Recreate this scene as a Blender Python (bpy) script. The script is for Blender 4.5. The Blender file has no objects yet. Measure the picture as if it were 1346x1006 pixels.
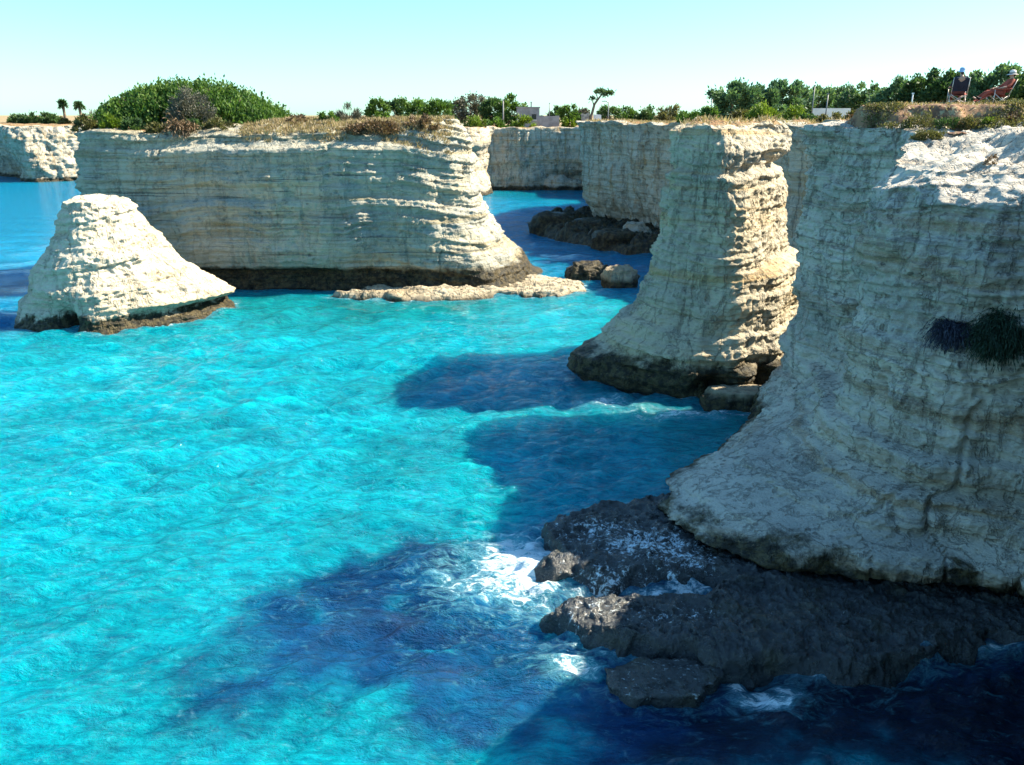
import bpy, bmesh, math, random
import numpy as np
from mathutils import Vector, Matrix
from mathutils.bvhtree import BVHTree

R = math.radians
S = bpy.context.scene
COL = S.collection
random.seed(7)

# ------------------------------------------------------------------ camera, sky, sun, exposure
F_PX, CX, CY, PITCH, EYE = 1056.0, 673.0, 503.0, R(18.4), 14.0      # measured on the 1346 x 1006 photograph
cam_data = bpy.data.cameras.new('camera')
cam = bpy.data.objects.new('camera', cam_data)
COL.objects.link(cam)
cam_data.sensor_width = 36.0
cam_data.lens = 36.0 * F_PX / 1346.0
cam_data.clip_start, cam_data.clip_end = 0.5, 9000
cam.location = (0, 0, EYE)
cam.rotation_euler = (math.pi / 2 - PITCH, 0, 0)
S.camera = cam

SUN_EL, SUN_AZ = R(41), R(11)          # azimuth: angle ahead of the camera's right
sd = Vector((math.cos(SUN_EL) * math.cos(SUN_AZ), math.cos(SUN_EL) * math.sin(SUN_AZ), math.sin(SUN_EL)))
sun_data = bpy.data.lights.new('sun', 'SUN')
sun_data.energy = 5.0
sun_data.angle = R(0.5)
sun_data.color = (1.0, 0.89, 0.69)
sun = bpy.data.objects.new('sun', sun_data)
COL.objects.link(sun)
sun.location = sd * 300
sun.rotation_euler = sd.to_track_quat('Z', 'Y').to_euler()

world = bpy.data.worlds.new('World')
S.world = world
world.use_nodes = True
nt = world.node_tree
nt.nodes.clear()
wo = nt.nodes.new('ShaderNodeOutputWorld')
bg = nt.nodes.new('ShaderNodeBackground')
sky = nt.nodes.new('ShaderNodeTexSky')
sky.sky_type = 'NISHITA'
sky.sun_disc = False
sky.sun_elevation = SUN_EL
sky.sun_rotation = math.pi / 2 - SUN_AZ
sky.air_density, sky.dust_density, sky.ozone_density = 1.0, 0.4, 2.0
tint = nt.nodes.new('ShaderNodeMix')
tint.data_type = 'RGBA'
tint.blend_type = 'MULTIPLY'
tint.inputs[0].default_value = 1.0
tint.inputs[7].default_value = (0.60, 0.98, 1.08, 1)
nt.links.new(sky.outputs[0], tint.inputs[6])
nt.links.new(tint.outputs[2], bg.inputs[0])
bg.inputs[1].default_value = 0.086
nt.links.new(bg.outputs[0], wo.inputs[0])

S.view_settings.view_transform = 'Standard'
S.view_settings.look = 'None'
S.view_settings.exposure = 1.62
S.view_settings.gamma = 1
S.render.engine = 'CYCLES'
S.cycles.use_denoising = True
S.cycles.max_bounces = 6
S.cycles.diffuse_bounces = 3
S.cycles.glossy_bounces = 3


# ------------------------------------------------------------------ measuring helpers
def ray(px, py):
    a, b = (px - CX) / F_PX, (CY - py) / F_PX
    return np.array([a, math.cos(PITCH) + math.sin(PITCH) * b, -math.sin(PITCH) + math.cos(PITCH) * b])


def P(px, py, z=0.0):
    """ground point of height z seen at a pixel of the photograph"""
    d = ray(px, py)
    t = (z - EYE) / d[2]
    return np.array([d[0] * t, d[1] * t])


def PD(px, py, Y):
    """world point at distance Y seen at a pixel"""
    d = ray(px, py)
    t = Y / d[1]
    return np.array([d[0] * t, Y, EYE + d[2] * t])


# ------------------------------------------------------------------ noise
def _h(ix, iy, iz, seed):
    h = (ix.astype(np.uint32) * np.uint32(374761393) + iy.astype(np.uint32) * np.uint32(668265263)
         + iz.astype(np.uint32) * np.uint32(2147483647) + np.uint32((seed * 974634599 + 12345) & 0xffffffff))
    h = (h ^ (h >> np.uint32(13))) * np.uint32(1274126177)
    h = (h ^ (h >> np.uint32(15))) * np.uint32(2246822519)
    h = h ^ (h >> np.uint32(16))
    return h.astype(np.float64) / 4294967295.0 * 2 - 1


def vn(p, seed=0):
    p = np.asarray(p, dtype=np.float64)
    i = np.floor(p).astype(np.int64)
    f = p - i
    f = f * f * f * (f * (f * 6 - 15) + 10)
    x, y, z = i[:, 0], i[:, 1], i[:, 2]
    fx, fy, fz = f[:, 0], f[:, 1], f[:, 2]

    def L(a, b, t):
        return a + (b - a) * t
    c = [[[_h(x + a, y + b, z + d, seed) for d in (0, 1)] for b in (0, 1)] for a in (0, 1)]
    return L(L(L(c[0][0][0], c[1][0][0], fx), L(c[0][1][0], c[1][1][0], fx), fy),
             L(L(c[0][0][1], c[1][0][1], fx), L(c[0][1][1], c[1][1][1], fx), fy), fz)


def fbm(p, octaves=4, seed=0, gain=0.5):
    p = np.asarray(p, dtype=np.float64)
    s, a = np.zeros(len(p)), 1.0
    for k in range(octaves):
        s += a * vn(p, seed + k * 17)
        p = p * 2.03 + 11.7
        a *= gain
    return s


def ridged(p, octaves=3, seed=0):
    s, a = np.zeros(len(p)), 1.0
    for k in range(octaves):
        s += a * (1 - 2 * np.abs(vn(p, seed + k * 13)))
        p = p * 2.1 + 5.3
        a *= 0.5
    return s


def smooth(e0, e1, x):
    t = np.clip((x - e0) / (e1 - e0), 0, 1)
    return t * t * (3 - 2 * t)


def strata(zz, seed, freq):
    """stepped random value per bed, edges softened"""
    q = zz * freq + 100
    i = np.floor(q)
    f = q - i
    zr = np.zeros_like(i, dtype=np.int64)
    a = _h(i.astype(np.int64), zr, zr, seed)
    b = _h(i.astype(np.int64) + 1, zr, zr, seed)
    t = smooth(0.84, 0.98, f)
    return a + (b - a) * t


def sdf_poly(pts, poly):
    """signed distance, positive inside"""
    poly = np.asarray(poly, float)
    n = len(poly)
    d = np.full(len(pts), 1e18)
    inside = np.zeros(len(pts), bool)
    x, y = pts[:, 0], pts[:, 1]
    for i in range(n):
        a, b = poly[i], poly[(i + 1) % n]
        e = b - a
        w = pts - a
        t = np.clip((w @ e) / max(e @ e, 1e-9), 0, 1)
        q = w - t[:, None] * e
        d = np.minimum(d, (q * q).sum(1))
        if a[1] != b[1]:
            c = ((a[1] > y) != (b[1] > y)) & (x < (b[0] - a[0]) * (y - a[1]) / (b[1] - a[1]) + a[0])
            inside ^= c
    d = np.sqrt(d)
    return np.where(inside, d, -d)


# ------------------------------------------------------------------ objects
def mesh_from(name, V, faces, smooth_shade=True, attrs=None, colors=None):
    me = bpy.data.meshes.new(name)
    V = np.asarray(V, dtype=np.float32)
    if isinstance(faces, np.ndarray):
        k = faces.shape[1]
        me.vertices.add(len(V))
        me.vertices.foreach_set('co', V.ravel())
        me.loops.add(faces.size)
        me.loops.foreach_set('vertex_index', faces.astype(np.int32).ravel())
        me.polygons.add(len(faces))
        me.polygons.foreach_set('loop_start', np.arange(0, faces.size, k, dtype=np.int32))
        me.update(calc_edges=True)
    else:
        me.from_pydata([tuple(map(float, v)) for v in V], [], faces)
        me.update()
    me.polygons.foreach_set('use_smooth', np.full(len(me.polygons), smooth_shade))
    for k_, v_ in (attrs or {}).items():
        at = me.attributes.new(k_, 'FLOAT', 'POINT')
        at.data.foreach_set('value', np.asarray(v_, dtype=np.float32))
    for k_, v_ in (colors or {}).items():
        at = me.attributes.new(k_, 'FLOAT_COLOR', 'POINT')
        c = np.ones((len(V), 4), dtype=np.float32)
        c[:, :3] = v_
        at.data.foreach_set('color', c.ravel())
    return me


def link(name, me, mat, parent=None, loc=(0, 0, 0)):
    o = bpy.data.objects.new(name, me)
    COL.objects.link(o)
    o.location = loc
    if mat:
        me.materials.append(mat)
    if parent:
        o.parent = parent
    return o


def tag(o, label=None, cat=None, group=None, kind=None):
    for k, v in (('label', label), ('category', cat), ('group', group), ('kind', kind)):
        if v:
            o[k] = v
    return o


def empty(name, loc, rz=0.0):
    o = bpy.data.objects.new(name, None)
    COL.objects.link(o)
    o.location = loc
    o.rotation_euler = (0, 0, rz)
    o.empty_display_size = 0.3
    return o


# ------------------------------------------------------------------ materials
class NT:
    def __init__(self, name):
        self.m = bpy.data.materials.new(name)
        self.m.use_nodes = True
        self.t = self.m.node_tree
        self.t.nodes.clear()
        self.out = self.t.nodes.new('ShaderNodeOutputMaterial')

    def n(self, typ, **kw):
        nd = self.t.nodes.new(typ)
        for k, v in kw.items():
            setattr(nd, k, v)
        return nd

    def l(self, a, b):
        self.t.links.new(a, b)

    def val(self, x, sock):
        if hasattr(x, 'links'):
            self.l(x, sock)
        else:
            sock.default_value = x

    def math(self, op, a, b=0.0, c=None, clamp=False):
        nd = self.n('ShaderNodeMath', operation=op, use_clamp=clamp)
        self.val(a, nd.inputs[0])
        self.val(b, nd.inputs[1])
        if c is not None:
            self.val(c, nd.inputs[2])
        return nd.outputs[0]

    def ss(self, e0, e1, x):
        nd = self.n('ShaderNodeMapRange', interpolation_type='SMOOTHSTEP')
        self.val(x, nd.inputs[0])
        self.val(e0, nd.inputs[1])
        self.val(e1, nd.inputs[2])
        return nd.outputs[0]

    def mix(self, fac, a, b, blend='MIX'):
        nd = self.n('ShaderNodeMix', data_type='RGBA', blend_type=blend)
        self.val(fac, nd.inputs[0])
        self.val(a, nd.inputs[6])
        self.val(b, nd.inputs[7])
        return nd.outputs[2]

    def pos(self, scale=(1, 1, 1)):
        g = self.n('ShaderNodeNewGeometry')
        mp = self.n('ShaderNodeMapping')
        mp.inputs['Scale'].default_value = scale
        self.l(g.outputs['Position'], mp.inputs[0])
        return mp.outputs[0]

    def noise(self, vec, scale=1.0, detail=4.0, rough=0.55, dist=0.0):
        nd = self.n('ShaderNodeTexNoise')
        self.l(vec, nd.inputs['Vector'])
        nd.inputs['Scale'].default_value = scale
        nd.inputs['Detail'].default_value = detail
        nd.inputs['Roughness'].default_value = rough
        nd.inputs['Distortion'].default_value = dist
        return nd.outputs[0]

    def attr(self, name, out='Fac'):
        nd = self.n('ShaderNodeAttribute', attribute_name=name)
        return nd.outputs[out]

    def bsdf(self, **kw):
        b = self.n('ShaderNodeBsdfPrincipled')
        for k, v in kw.items():
            self.val(v, b.inputs[k.replace('_', ' ')])
        return b


def c4(r, g, b):
    return (r, g, b, 1.0)


def rock_material(name, cream=(0.50, 0.43, 0.32), tan=(0.42, 0.31, 0.185), grey=(0.34, 0.33, 0.29),
                  dark=(0.16, 0.145, 0.115), pit=0.5, tide=1.2, tide_soft=0.5, bump=0.85, band=0.7, fine=1.0, streak_col=None, crack_amt=0.4, streak_amt=0.3, thin_amt=0.55):
    k = NT(name)
    p = k.pos()
    big = k.noise(k.pos((0.16, 0.16, 0.3)), 1.0, 4, 0.6)
    band_n = k.noise(k.pos((0.06, 0.06, 1.5)), 1.0, 6, 0.62, 0.25)
    thin = k.noise(k.pos((0.12, 0.12, 5.0)), 1.0, 5, 0.65, 0.4)
    streak = k.noise(k.pos((1.5, 1.5, 0.13)), 1.0, 4, 0.6)
    grain = k.noise(k.pos((1, 1, 1.7)), 7.0 * fine, 6, 0.74)
    mid = k.noise(k.pos((0.75, 0.75, 2.0)), 1.5 * fine, 7, 0.7, 0.2)
    crack = k.noise(k.pos((0.55, 0.55, 0.10)), 1.0 * fine, 5, 0.62, 0.3)
    crack = k.ss(0.030, 0.0, k.math('ABSOLUTE', k.math('SUBTRACT', crack, 0.5)))
    col = k.mix(k.ss(0.36, 0.66, big), c4(*cream), c4(*grey))
    col = k.mix(k.math('MULTIPLY', k.ss(0.50, 0.66, band_n), band), col, c4(*tan))
    col = k.mix(k.math('MULTIPLY', k.ss(0.55, 0.66, thin), thin_amt * band), col, c4(*dark))
    col = k.mix(k.math('MULTIPLY', k.ss(0.52, 0.72, streak), 0.8 if streak_col else streak_amt), col, c4(*(streak_col or dark)))
    col = k.mix(k.math('MULTIPLY', crack, crack_amt), col, c4(*[x * 0.8 for x in dark]))
    # weathered pits and lichen spots
    col = k.mix(k.math('MULTIPLY', k.ss(0.55, 0.68, mid), pit), col, c4(*[x * 0.9 for x in dark]))
    col = k.mix(k.math('MULTIPLY', k.ss(0.57, 0.70, grain), pit * 0.9), col, c4(*[x * 0.55 for x in dark]))
    col = k.mix(k.math('MULTIPLY', k.ss(0.55, 0.30, grain), 0.35), col, c4(*[min(0.66, x * 1.22) for x in cream]))
    hv = k.n('ShaderNodeTexVoronoi', feature='F1')
    wv = k.n('ShaderNodeVectorMath', operation='ADD')
    nv = k.n('ShaderNodeTexNoise')
    k.l(p, nv.inputs['Vector'])
    nv.inputs['Scale'].default_value = 3.0 * fine
    nv.inputs['Detail'].default_value = 3
    sv = k.n('ShaderNodeVectorMath', operation='SCALE')
    k.l(nv.outputs[1], sv.inputs[0])
    sv.inputs['Scale'].default_value = 0.25 / fine
    k.l(k.pos((1, 1, 0.75)), wv.inputs[0])
    k.l(sv.outputs[0], wv.inputs[1])
    k.l(wv.outputs[0], hv.inputs['Vector'])
    hv.inputs['Scale'].default_value = 2.1 * fine
    hole = k.math('MULTIPLY', k.ss(0.34, 0.20, hv.outputs[0]), k.ss(0.46, 0.60, k.noise(p, 0.75 * fine, 3, 0.6)))
    col = k.mix(k.math('MULTIPLY', hole, pit), col, c4(*[x * 0.5 for x in dark]))
    # soil and dry grass on the flat tops
    soil_n = k.noise(p, 0.9, 5, 0.65)
    soil = k.mix(k.ss(0.4, 0.62, soil_n), c4(0.30, 0.165, 0.082), c4(0.22, 0.17, 0.09))
    soil = k.mix(k.ss(0.52, 0.66, k.noise(p, 3.0, 4)), soil, c4(0.36, 0.27, 0.15))
    sf = k.ss(0.35, 0.65, k.math('ADD', k.attr('soil'), k.math('MULTIPLY', k.math('SUBTRACT', mid, 0.5), 0.8)))
    col = k.mix(sf, col, soil)
    # algae and wet band near the water line
    sep = k.n('ShaderNodeSeparateXYZ')
    k.l(k.n('ShaderNodeNewGeometry').outputs['Position'], sep.inputs[0])
    edge = k.math('ADD', sep.outputs[2], k.math('MULTIPLY', k.math('SUBTRACT', k.noise(p, 0.7, 5, 0.65), 0.5), -2.6 * tide_soft))
    tf = k.ss(tide + 0.25, tide - 0.25, edge)
    alg = k.mix(k.ss(0.42, 0.6, k.noise(p, 2.6, 5, 0.7)), c4(0.022, 0.020, 0.014), c4(0.085, 0.066, 0.032))
    alg = k.mix(k.math('MULTIPLY', k.ss(0.60, 0.72, k.noise(p, 5.0, 4, 0.7)), 0.6), alg, c4(0.27, 0.21, 0.12))
    col = k.mix(tf, col, alg)
    rough = k.math('SUBTRACT', 0.92, k.math('MULTIPLY', tf, 0.42))
    h = k.math('ADD', k.math('MULTIPLY', mid, 0.6), k.math('MULTIPLY', grain, 0.28))
    vor = k.n('ShaderNodeTexVoronoi', feature='F1')
    k.l(p, vor.inputs['Vector'])
    vor.inputs['Scale'].default_value = 4.2 * fine
    h = k.math('ADD', h, k.math('MULTIPLY', k.ss(0.0, 0.42, vor.outputs[0]), 0.22))
    h = k.math('SUBTRACT', k.math('ADD', h, k.math('MULTIPLY', thin, 0.7)), k.math('ADD', k.math('MULTIPLY', hole, 0.3), k.math('MULTIPLY', crack, 0.35)))
    b = k.n('ShaderNodeBump')
    b.inputs['Strength'].default_value = bump
    b.inputs['Distance'].default_value = 0.25 / fine
    k.l(h, b.inputs['Height'])
    s = k.bsdf(Base_Color=col, Roughness=rough, Normal=b.outputs[0])
    s.inputs['Specular IOR Level'].default_value = 0.25
    k.l(s.outputs[0], k.out.inputs[0])
    return k.m


def leaf_material(name, a, b, c, transl=0.35):
    """a dark, b mid, c light leaf colours chosen per leaf by the 'tone' attribute"""
    k = NT(name)
    t = k.attr('tone')
    col = k.mix(k.ss(0.0, 0.5, t), c4(*a), c4(*b))
    col = k.mix(k.ss(0.5, 1.0, t), col, c4(*c))
    d = k.bsdf(Base_Color=col, Roughness=0.6)
    d.inputs['Specular IOR Level'].default_value = 0.3
    tr = k.n('ShaderNodeBsdfTranslucent')
    k.l(k.mix(1.0, col, c4(1.15, 1.2, 0.6), 'MULTIPLY'), tr.inputs[0])
    mx = k.n('ShaderNodeMixShader')
    mx.inputs[0].default_value = transl
    k.l(d.outputs[0], mx.inputs[1])
    k.l(tr.outputs[0], mx.inputs[2])
    k.l(mx.outputs[0], k.out.inputs[0])
    return k.m


def plain(name, col, rough=0.7, metal=0.0, var=0.25, scale=6.0, bump=0.0):
    k = NT(name)
    n_ = k.noise(k.pos(), scale, 4, 0.6)
    cc = k.mix(k.ss(0.35, 0.65, n_), c4(*[x * (1 - var) for x in col]), c4(*[min(1, x * (1 + var)) for x in col]))
    s = k.bsdf(Base_Color=cc, Roughness=rough, Metallic=metal)
    if bump:
        b = k.n('ShaderNodeBump')
        b.inputs['Strength'].default_value = bump
        b.inputs['Distance'].default_value = 0.05
        k.l(n_, b.inputs['Height'])
        k.l(b.outputs[0], s.inputs['Normal'])
    k.l(s.outputs[0], k.out.inputs[0])
    return k.m


M = {}
M['rock_stack'] = rock_material('stack limestone', tide=1.9, tide_soft=0.6, band=1.0, pit=0.35,
                                cream=(0.48, 0.43, 0.32), grey=(0.31, 0.315, 0.28), tan=(0.29, 0.24, 0.145), dark=(0.12, 0.115, 0.095), crack_amt=0.12, streak_amt=0.15, thin_amt=0.9)
M['rock_white'] = rock_material('bright limestone', cream=(0.60, 0.53, 0.42), grey=(0.53, 0.45, 0.33), tan=(0.48, 0.38, 0.24),
                                dark=(0.22, 0.17, 0.11), pit=0.4, tide=0.85, tide_soft=1.3, band=0.7)
M['rock_tower'] = rock_material('tower limestone', tide=1.85, tide_soft=0.8, band=0.9, pit=0.4,
                                cream=(0.52, 0.445, 0.315), grey=(0.37, 0.34, 0.275), tan=(0.43, 0.30, 0.15), dark=(0.13, 0.115, 0.085), fine=1.3)
M['rock_near'] = rock_material('pitted limestone', cream=(0.58, 0.525, 0.44), grey=(0.37, 0.345, 0.305), tan=(0.36, 0.26, 0.165),
                               dark=(0.12, 0.10, 0.085), pit=0.5, tide=1.15, tide_soft=1.0, band=0.85, bump=0.9, fine=1.6)
M['rock_far'] = rock_material('far limestone', cream=(0.51, 0.45, 0.35), grey=(0.40, 0.375, 0.31), tan=(0.38, 0.265, 0.13),
                              dark=(0.14, 0.12, 0.09), tide=0.8, pit=0.4, fine=0.6, streak_col=(0.33, 0.20, 0.075))
M['rock_wet'] = rock_material('wet dark rock', cream=(0.055, 0.048, 0.037), grey=(0.035, 0.032, 0.027), tan=(0.06, 0.045, 0.027),
                              dark=(0.018, 0.016, 0.013), pit=0.6, tide=9, tide_soft=0.3, fine=1.6, bump=0.8)


# ------------------------------------------------------------------ cliff builder: stacked plan sections, bedding, pits, ragged top
def catmull(a, b, c, d, t):
    t = t[:, None]
    return 0.5 * (2 * b + (c - a) * t + (2 * a - 5 * b + 4 * c - d) * t * t + (3 * b - a - 3 * c + d) * t ** 3)


SOLIDS = []      # BVH trees of what carries things
WATERLINES = []  # plan outlines at sea level


def cliff(name, sections, dv, du, spine, mat, dens=None, seed=1, bed=0.22, low=0.5, med=0.22, fin=0.07, pit=0.06,
          top_noise=0.25, cap_rings=26, cap_drop=0.3, cap_amp=0.15, soil_from=0.25, ztop=None, cap_pow=2.0, bedf=1.0, waterline=True, cont=0.55, contv=0.6, fis=0.25, dents=(), cap_zp=1.0):
    """sections: [(z, [plan points counter-clockwise])] from bottom to top. ztop: height per control point."""
    zs = [s[0] for s in sections]
    secs = [np.array(s[1], float) for s in sections]
    m = len(secs[0])
    dens = dens or [1] * m
    ref = secs[len(secs) // 2]
    counts = [max(2, int(np.linalg.norm(ref[(i + 1) % m] - ref[i]) / du * dens[i])) for i in range(m)]

    def resample(q):
        out = []
        for i in range(m):
            t = np.arange(counts[i]) / counts[i]
            out.append(catmull(q[(i - 1) % m], q[i], q[(i + 1) % m], q[(i + 2) % m], t))
        return np.vstack(out)
    rs = np.stack([resample(q) for q in secs])            # (sections, U, 2)
    U = rs.shape[1]
    zt = np.array(ztop if ztop is not None else [zs[-1]] * m, float)
    ztu = resample(np.stack([zt, zt], 1))[:, 0]
    z0, z1 = zs[0], zs[-1]
    V = max(4, int((z1 - z0) / dv))
    vv = np.linspace(0, 1, V + 1)
    zn = z0 + vv * (z1 - z0)
    k = np.clip(np.searchsorted(zs, zn, side='right') - 1, 0, len(zs) - 2)
    f = (zn - np.array(zs)[k]) / (np.array(zs)[k + 1] - np.array(zs)[k])
    f = 0.5 * f + 0.5 * f * f * (3 - 2 * f)
    xy = rs[k] + (rs[k + 1] - rs[k]) * f[:, None, None]   # (V+1, U, 2)
    tg = np.roll(xy, -1, axis=1) - np.roll(xy, 1, axis=1)
    w = 9
    nn = np.stack([tg[..., 1], -tg[..., 0]], -1)
    nn /= np.linalg.norm(nn, axis=-1, keepdims=True) + 1e-9
    acc = np.zeros_like(nn)
    for s_ in range(-w, w + 1):
        acc += np.roll(nn, s_, axis=1)
    nn = acc / (np.linalg.norm(acc, axis=-1, keepdims=True) + 1e-9)
    pr = np.zeros((U, 3))
    pr[:, :2] = rs[-1]
    ztu = ztu + top_noise * fbm(pr * 0.45, 4, seed + 5)
    z = z0 + vv[:, None] * (ztu[None, :] - z0)
    pts = np.concatenate([xy, z[..., None]], -1).reshape(-1, 3)
    sc = np.array([1, 1, 1.0])
    warp = 0.8 * vn(pts * [0.09, 0.09, 0.05], seed) + 0.25 * vn(pts * [0.5, 0.5, 0.2], seed + 1)
    zz = pts[:, 2] + warp
    lat = cont + contv * vn(pts * [0.22, 0.22, 0.5], seed + 2)
    lat2 = 0.5 + 0.6 * vn(pts * [0.6, 0.6, 0.9], seed + 3)
    d = bed * (strata(zz, seed, 0.95 * bedf) * lat + 0.55 * strata(zz * 1.0 + 3.3, seed + 9, 2.7 * bedf) * lat2
               + 0.25 * strata(zz + 1.3, seed + 19, 6.0 * bedf) * lat2)
    d += low * fbm(pts * sc * [0.22, 0.22, 0.12], 3, seed + 21)
    d += med * fbm(pts * [0.9, 0.9, 0.75], 3, seed + 31)
    d += fin * ridged(pts * [2.4, 2.4, 3.2], 3, seed + 41)
    d -= pit * smooth(0.25, 0.6, vn(pts * [4.5, 4.5, 5.5], seed + 51))
    d -= fis * smooth(0.07, 0.0, np.abs(vn(pts * [0.42, 0.42, 0.05], seed + 57) + 0.15 * vn(pts * [2, 2, 1.0], seed + 58))) * smooth(-0.2, 0.3, vn(pts * 0.15, seed + 59))
    for (cx_, cy_, cz_), (rx_, ry_, rz_), dep_ in dents:
        d -= dep_ * np.exp(-((pts[:, 0] - cx_) / rx_) ** 2 - ((pts[:, 1] - cy_) / ry_) ** 2 - ((pts[:, 2] - cz_) / rz_) ** 2)
    d -= d.mean()
    d = d.reshape(V + 1, U)
    xyd = xy + nn * d[..., None]
    wall = np.concatenate([xyd, z[..., None]], -1)
    # cap
    a, b = np.array(spine[0], float), np.array(spine[1], float)
    e = b - a
    q = rs[-1]
    t = np.clip(((q - a) @ e) / max(e @ e, 1e-9), 0, 1)
    tgt = a + t[:, None] * e
    dxy = xyd[-1] - rs[-1]
    rings, soils = [], []
    for r in range(1, cap_rings + 1):
        s_ = (r / cap_rings) ** cap_pow
        base = q + (tgt - q) * s_ + dxy * (1 - s_) ** 3
        pz = np.concatenate([base, np.zeros((U, 1))], 1)
        zs_ = 1 - (1 - s_) ** cap_zp
        zc = ztu * (1 - zs_) + ztu.mean() * zs_ - cap_drop * zs_
        amp = cap_amp * min(1.0, s_ * 6 + 0.25)
        zc = zc + amp * fbm(pz * 0.7, 4, seed + 61) + 0.4 * amp * ridged(pz * 2.6, 3, seed + 71)
        rings.append(np.concatenate([base, zc[:, None]], 1))
        dist = np.linalg.norm(base - rs[-1], axis=1)
        soils.append(smooth(soil_from * 0.4, soil_from * 1.6 + 0.01, dist + 0.5 * soil_from * fbm(pz * 0.5, 3, seed + 81)))
    allp = np.concatenate([wall, np.stack(rings)], 0)
    soil = np.concatenate([np.zeros((V + 1, U)), np.stack(soils)], 0)
    N = allp.shape[0]
    idx = np.arange(N * U).reshape(N, U)
    nx = np.roll(idx, -1, axis=1)
    faces = np.stack([idx[:-1], nx[:-1], nx[1:], idx[1:]], -1).reshape(-1, 4)
    vs = allp.reshape(-1, 3)
    kz = int(np.argmin(np.abs(zn)))
    if waterline:
        WATERLINES.append(wall[kz, ::6, :2])
    base = np.array([*secs[0].mean(0), 0.0])
    me = mesh_from(name, vs - base, faces, True, {'soil': soil.ravel()})
    o = link(name, me, mat, loc=base)
    SOLIDS.append(BVHTree.FromPolygons([tuple(v) for v in vs.tolist()], faces.tolist()))
    return o


def hit_px(px, py):
    d = Vector(ray(px, py)).normalized()
    best = None
    for t in SOLIDS:
        h = t.ray_cast(Vector((0, 0, EYE)), d, 900)
        if h[0] is not None and (best is None or h[3] < best[3]):
            best = h
    return best


def drop(x, y, default=12.0):
    z = None
    for t in SOLIDS:
        h = t.ray_cast(Vector((x, y, 60)), Vector((0, 0, -1)), 100)
        if h[0] is not None and (z is None or h[0].z > z):
            z = h[0].z
    return default if z is None else z


# ---- big flat-topped stack, left of centre
polyA = [(-35.6, 68.6), (-30, 66.9), (-23.5, 66.4), (-17, 66.3), (-11, 66.5), (-6.2, 67.3), (-3.6, 69.2), (-2.6, 72.5),
         (-3.4, 78), (-9, 83), (-19, 85), (-30, 84), (-35.5, 79), (-36.9, 73)]


def outward(poly, offs):
    q = np.array(poly, float)
    tg = np.roll(q, -1, 0) - np.roll(q, 1, 0)
    n_ = np.stack([tg[:, 1], -tg[:, 0]], 1)
    n_ /= np.linalg.norm(n_, axis=1, keepdims=True)
    return q + n_ * np.array(offs)[:, None]


wr = [0, 0, 0, 0, 0.12, 0.5, 0.9, 1, 1, 0.5, 0, 0, 0, 0]        # how much of the flared right end
wt = [0, 0.1, 0.9, 1, 1, 0.5, 0.2, 0, 0, 0, 0, 0, 0, 0]         # how much of the bevelled upper rim
secA = []
for z_, fr, rt, rim in [(-1.5, -0.6, 6.3, 0), (0, -0.8, 5.2, 0), (0.7, -1.0, 4.5, 0), (1.5, -0.9, 3.9, 0), (2.1, 0.1, 3.2, 0),
                        (3.4, 0.35, 1.9, 0), (5, 0.15, 0.7, 0), (6.5, 0, 0, 0), (9, -0.1, -0.6, 0), (11.2, -0.2, -1.2, 0),
                        (12.3, -0.35, -1.6, -0.9), (13.1, -0.6, -2.0, -2.6)]:
    secA.append((z_, outward(polyA, [fr * (1 - a) + rt * a + rim * b for a, b in zip(wr, wt)])))
stackA = cliff('sea_stack', secA, 0.085, 0.13, ((-31, 76), (-11, 75)), M['rock_stack'],
               dens=[1, 1, 1, 1, 1, 1.2, 1.2, 0.7, 0.3, 0.25, 0.25, 0.25, 0.3, 0.6], seed=3, bed=0.34, low=0.55, med=0.15, fin=0.07, bedf=1.7, cont=0.8, contv=0.35,
               ztop=[12.6, 12.7, 13.0, 13.2, 13.3, 13.5, 13.5, 13.4, 13.4, 13.3, 13.2, 13, 12.8, 12.6], soil_from=1.2, cap_drop=-0.35, cap_rings=34)
tag(stackA, 'wide flat-topped limestone sea stack crowned by a big green bush', 'sea stack')

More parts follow.
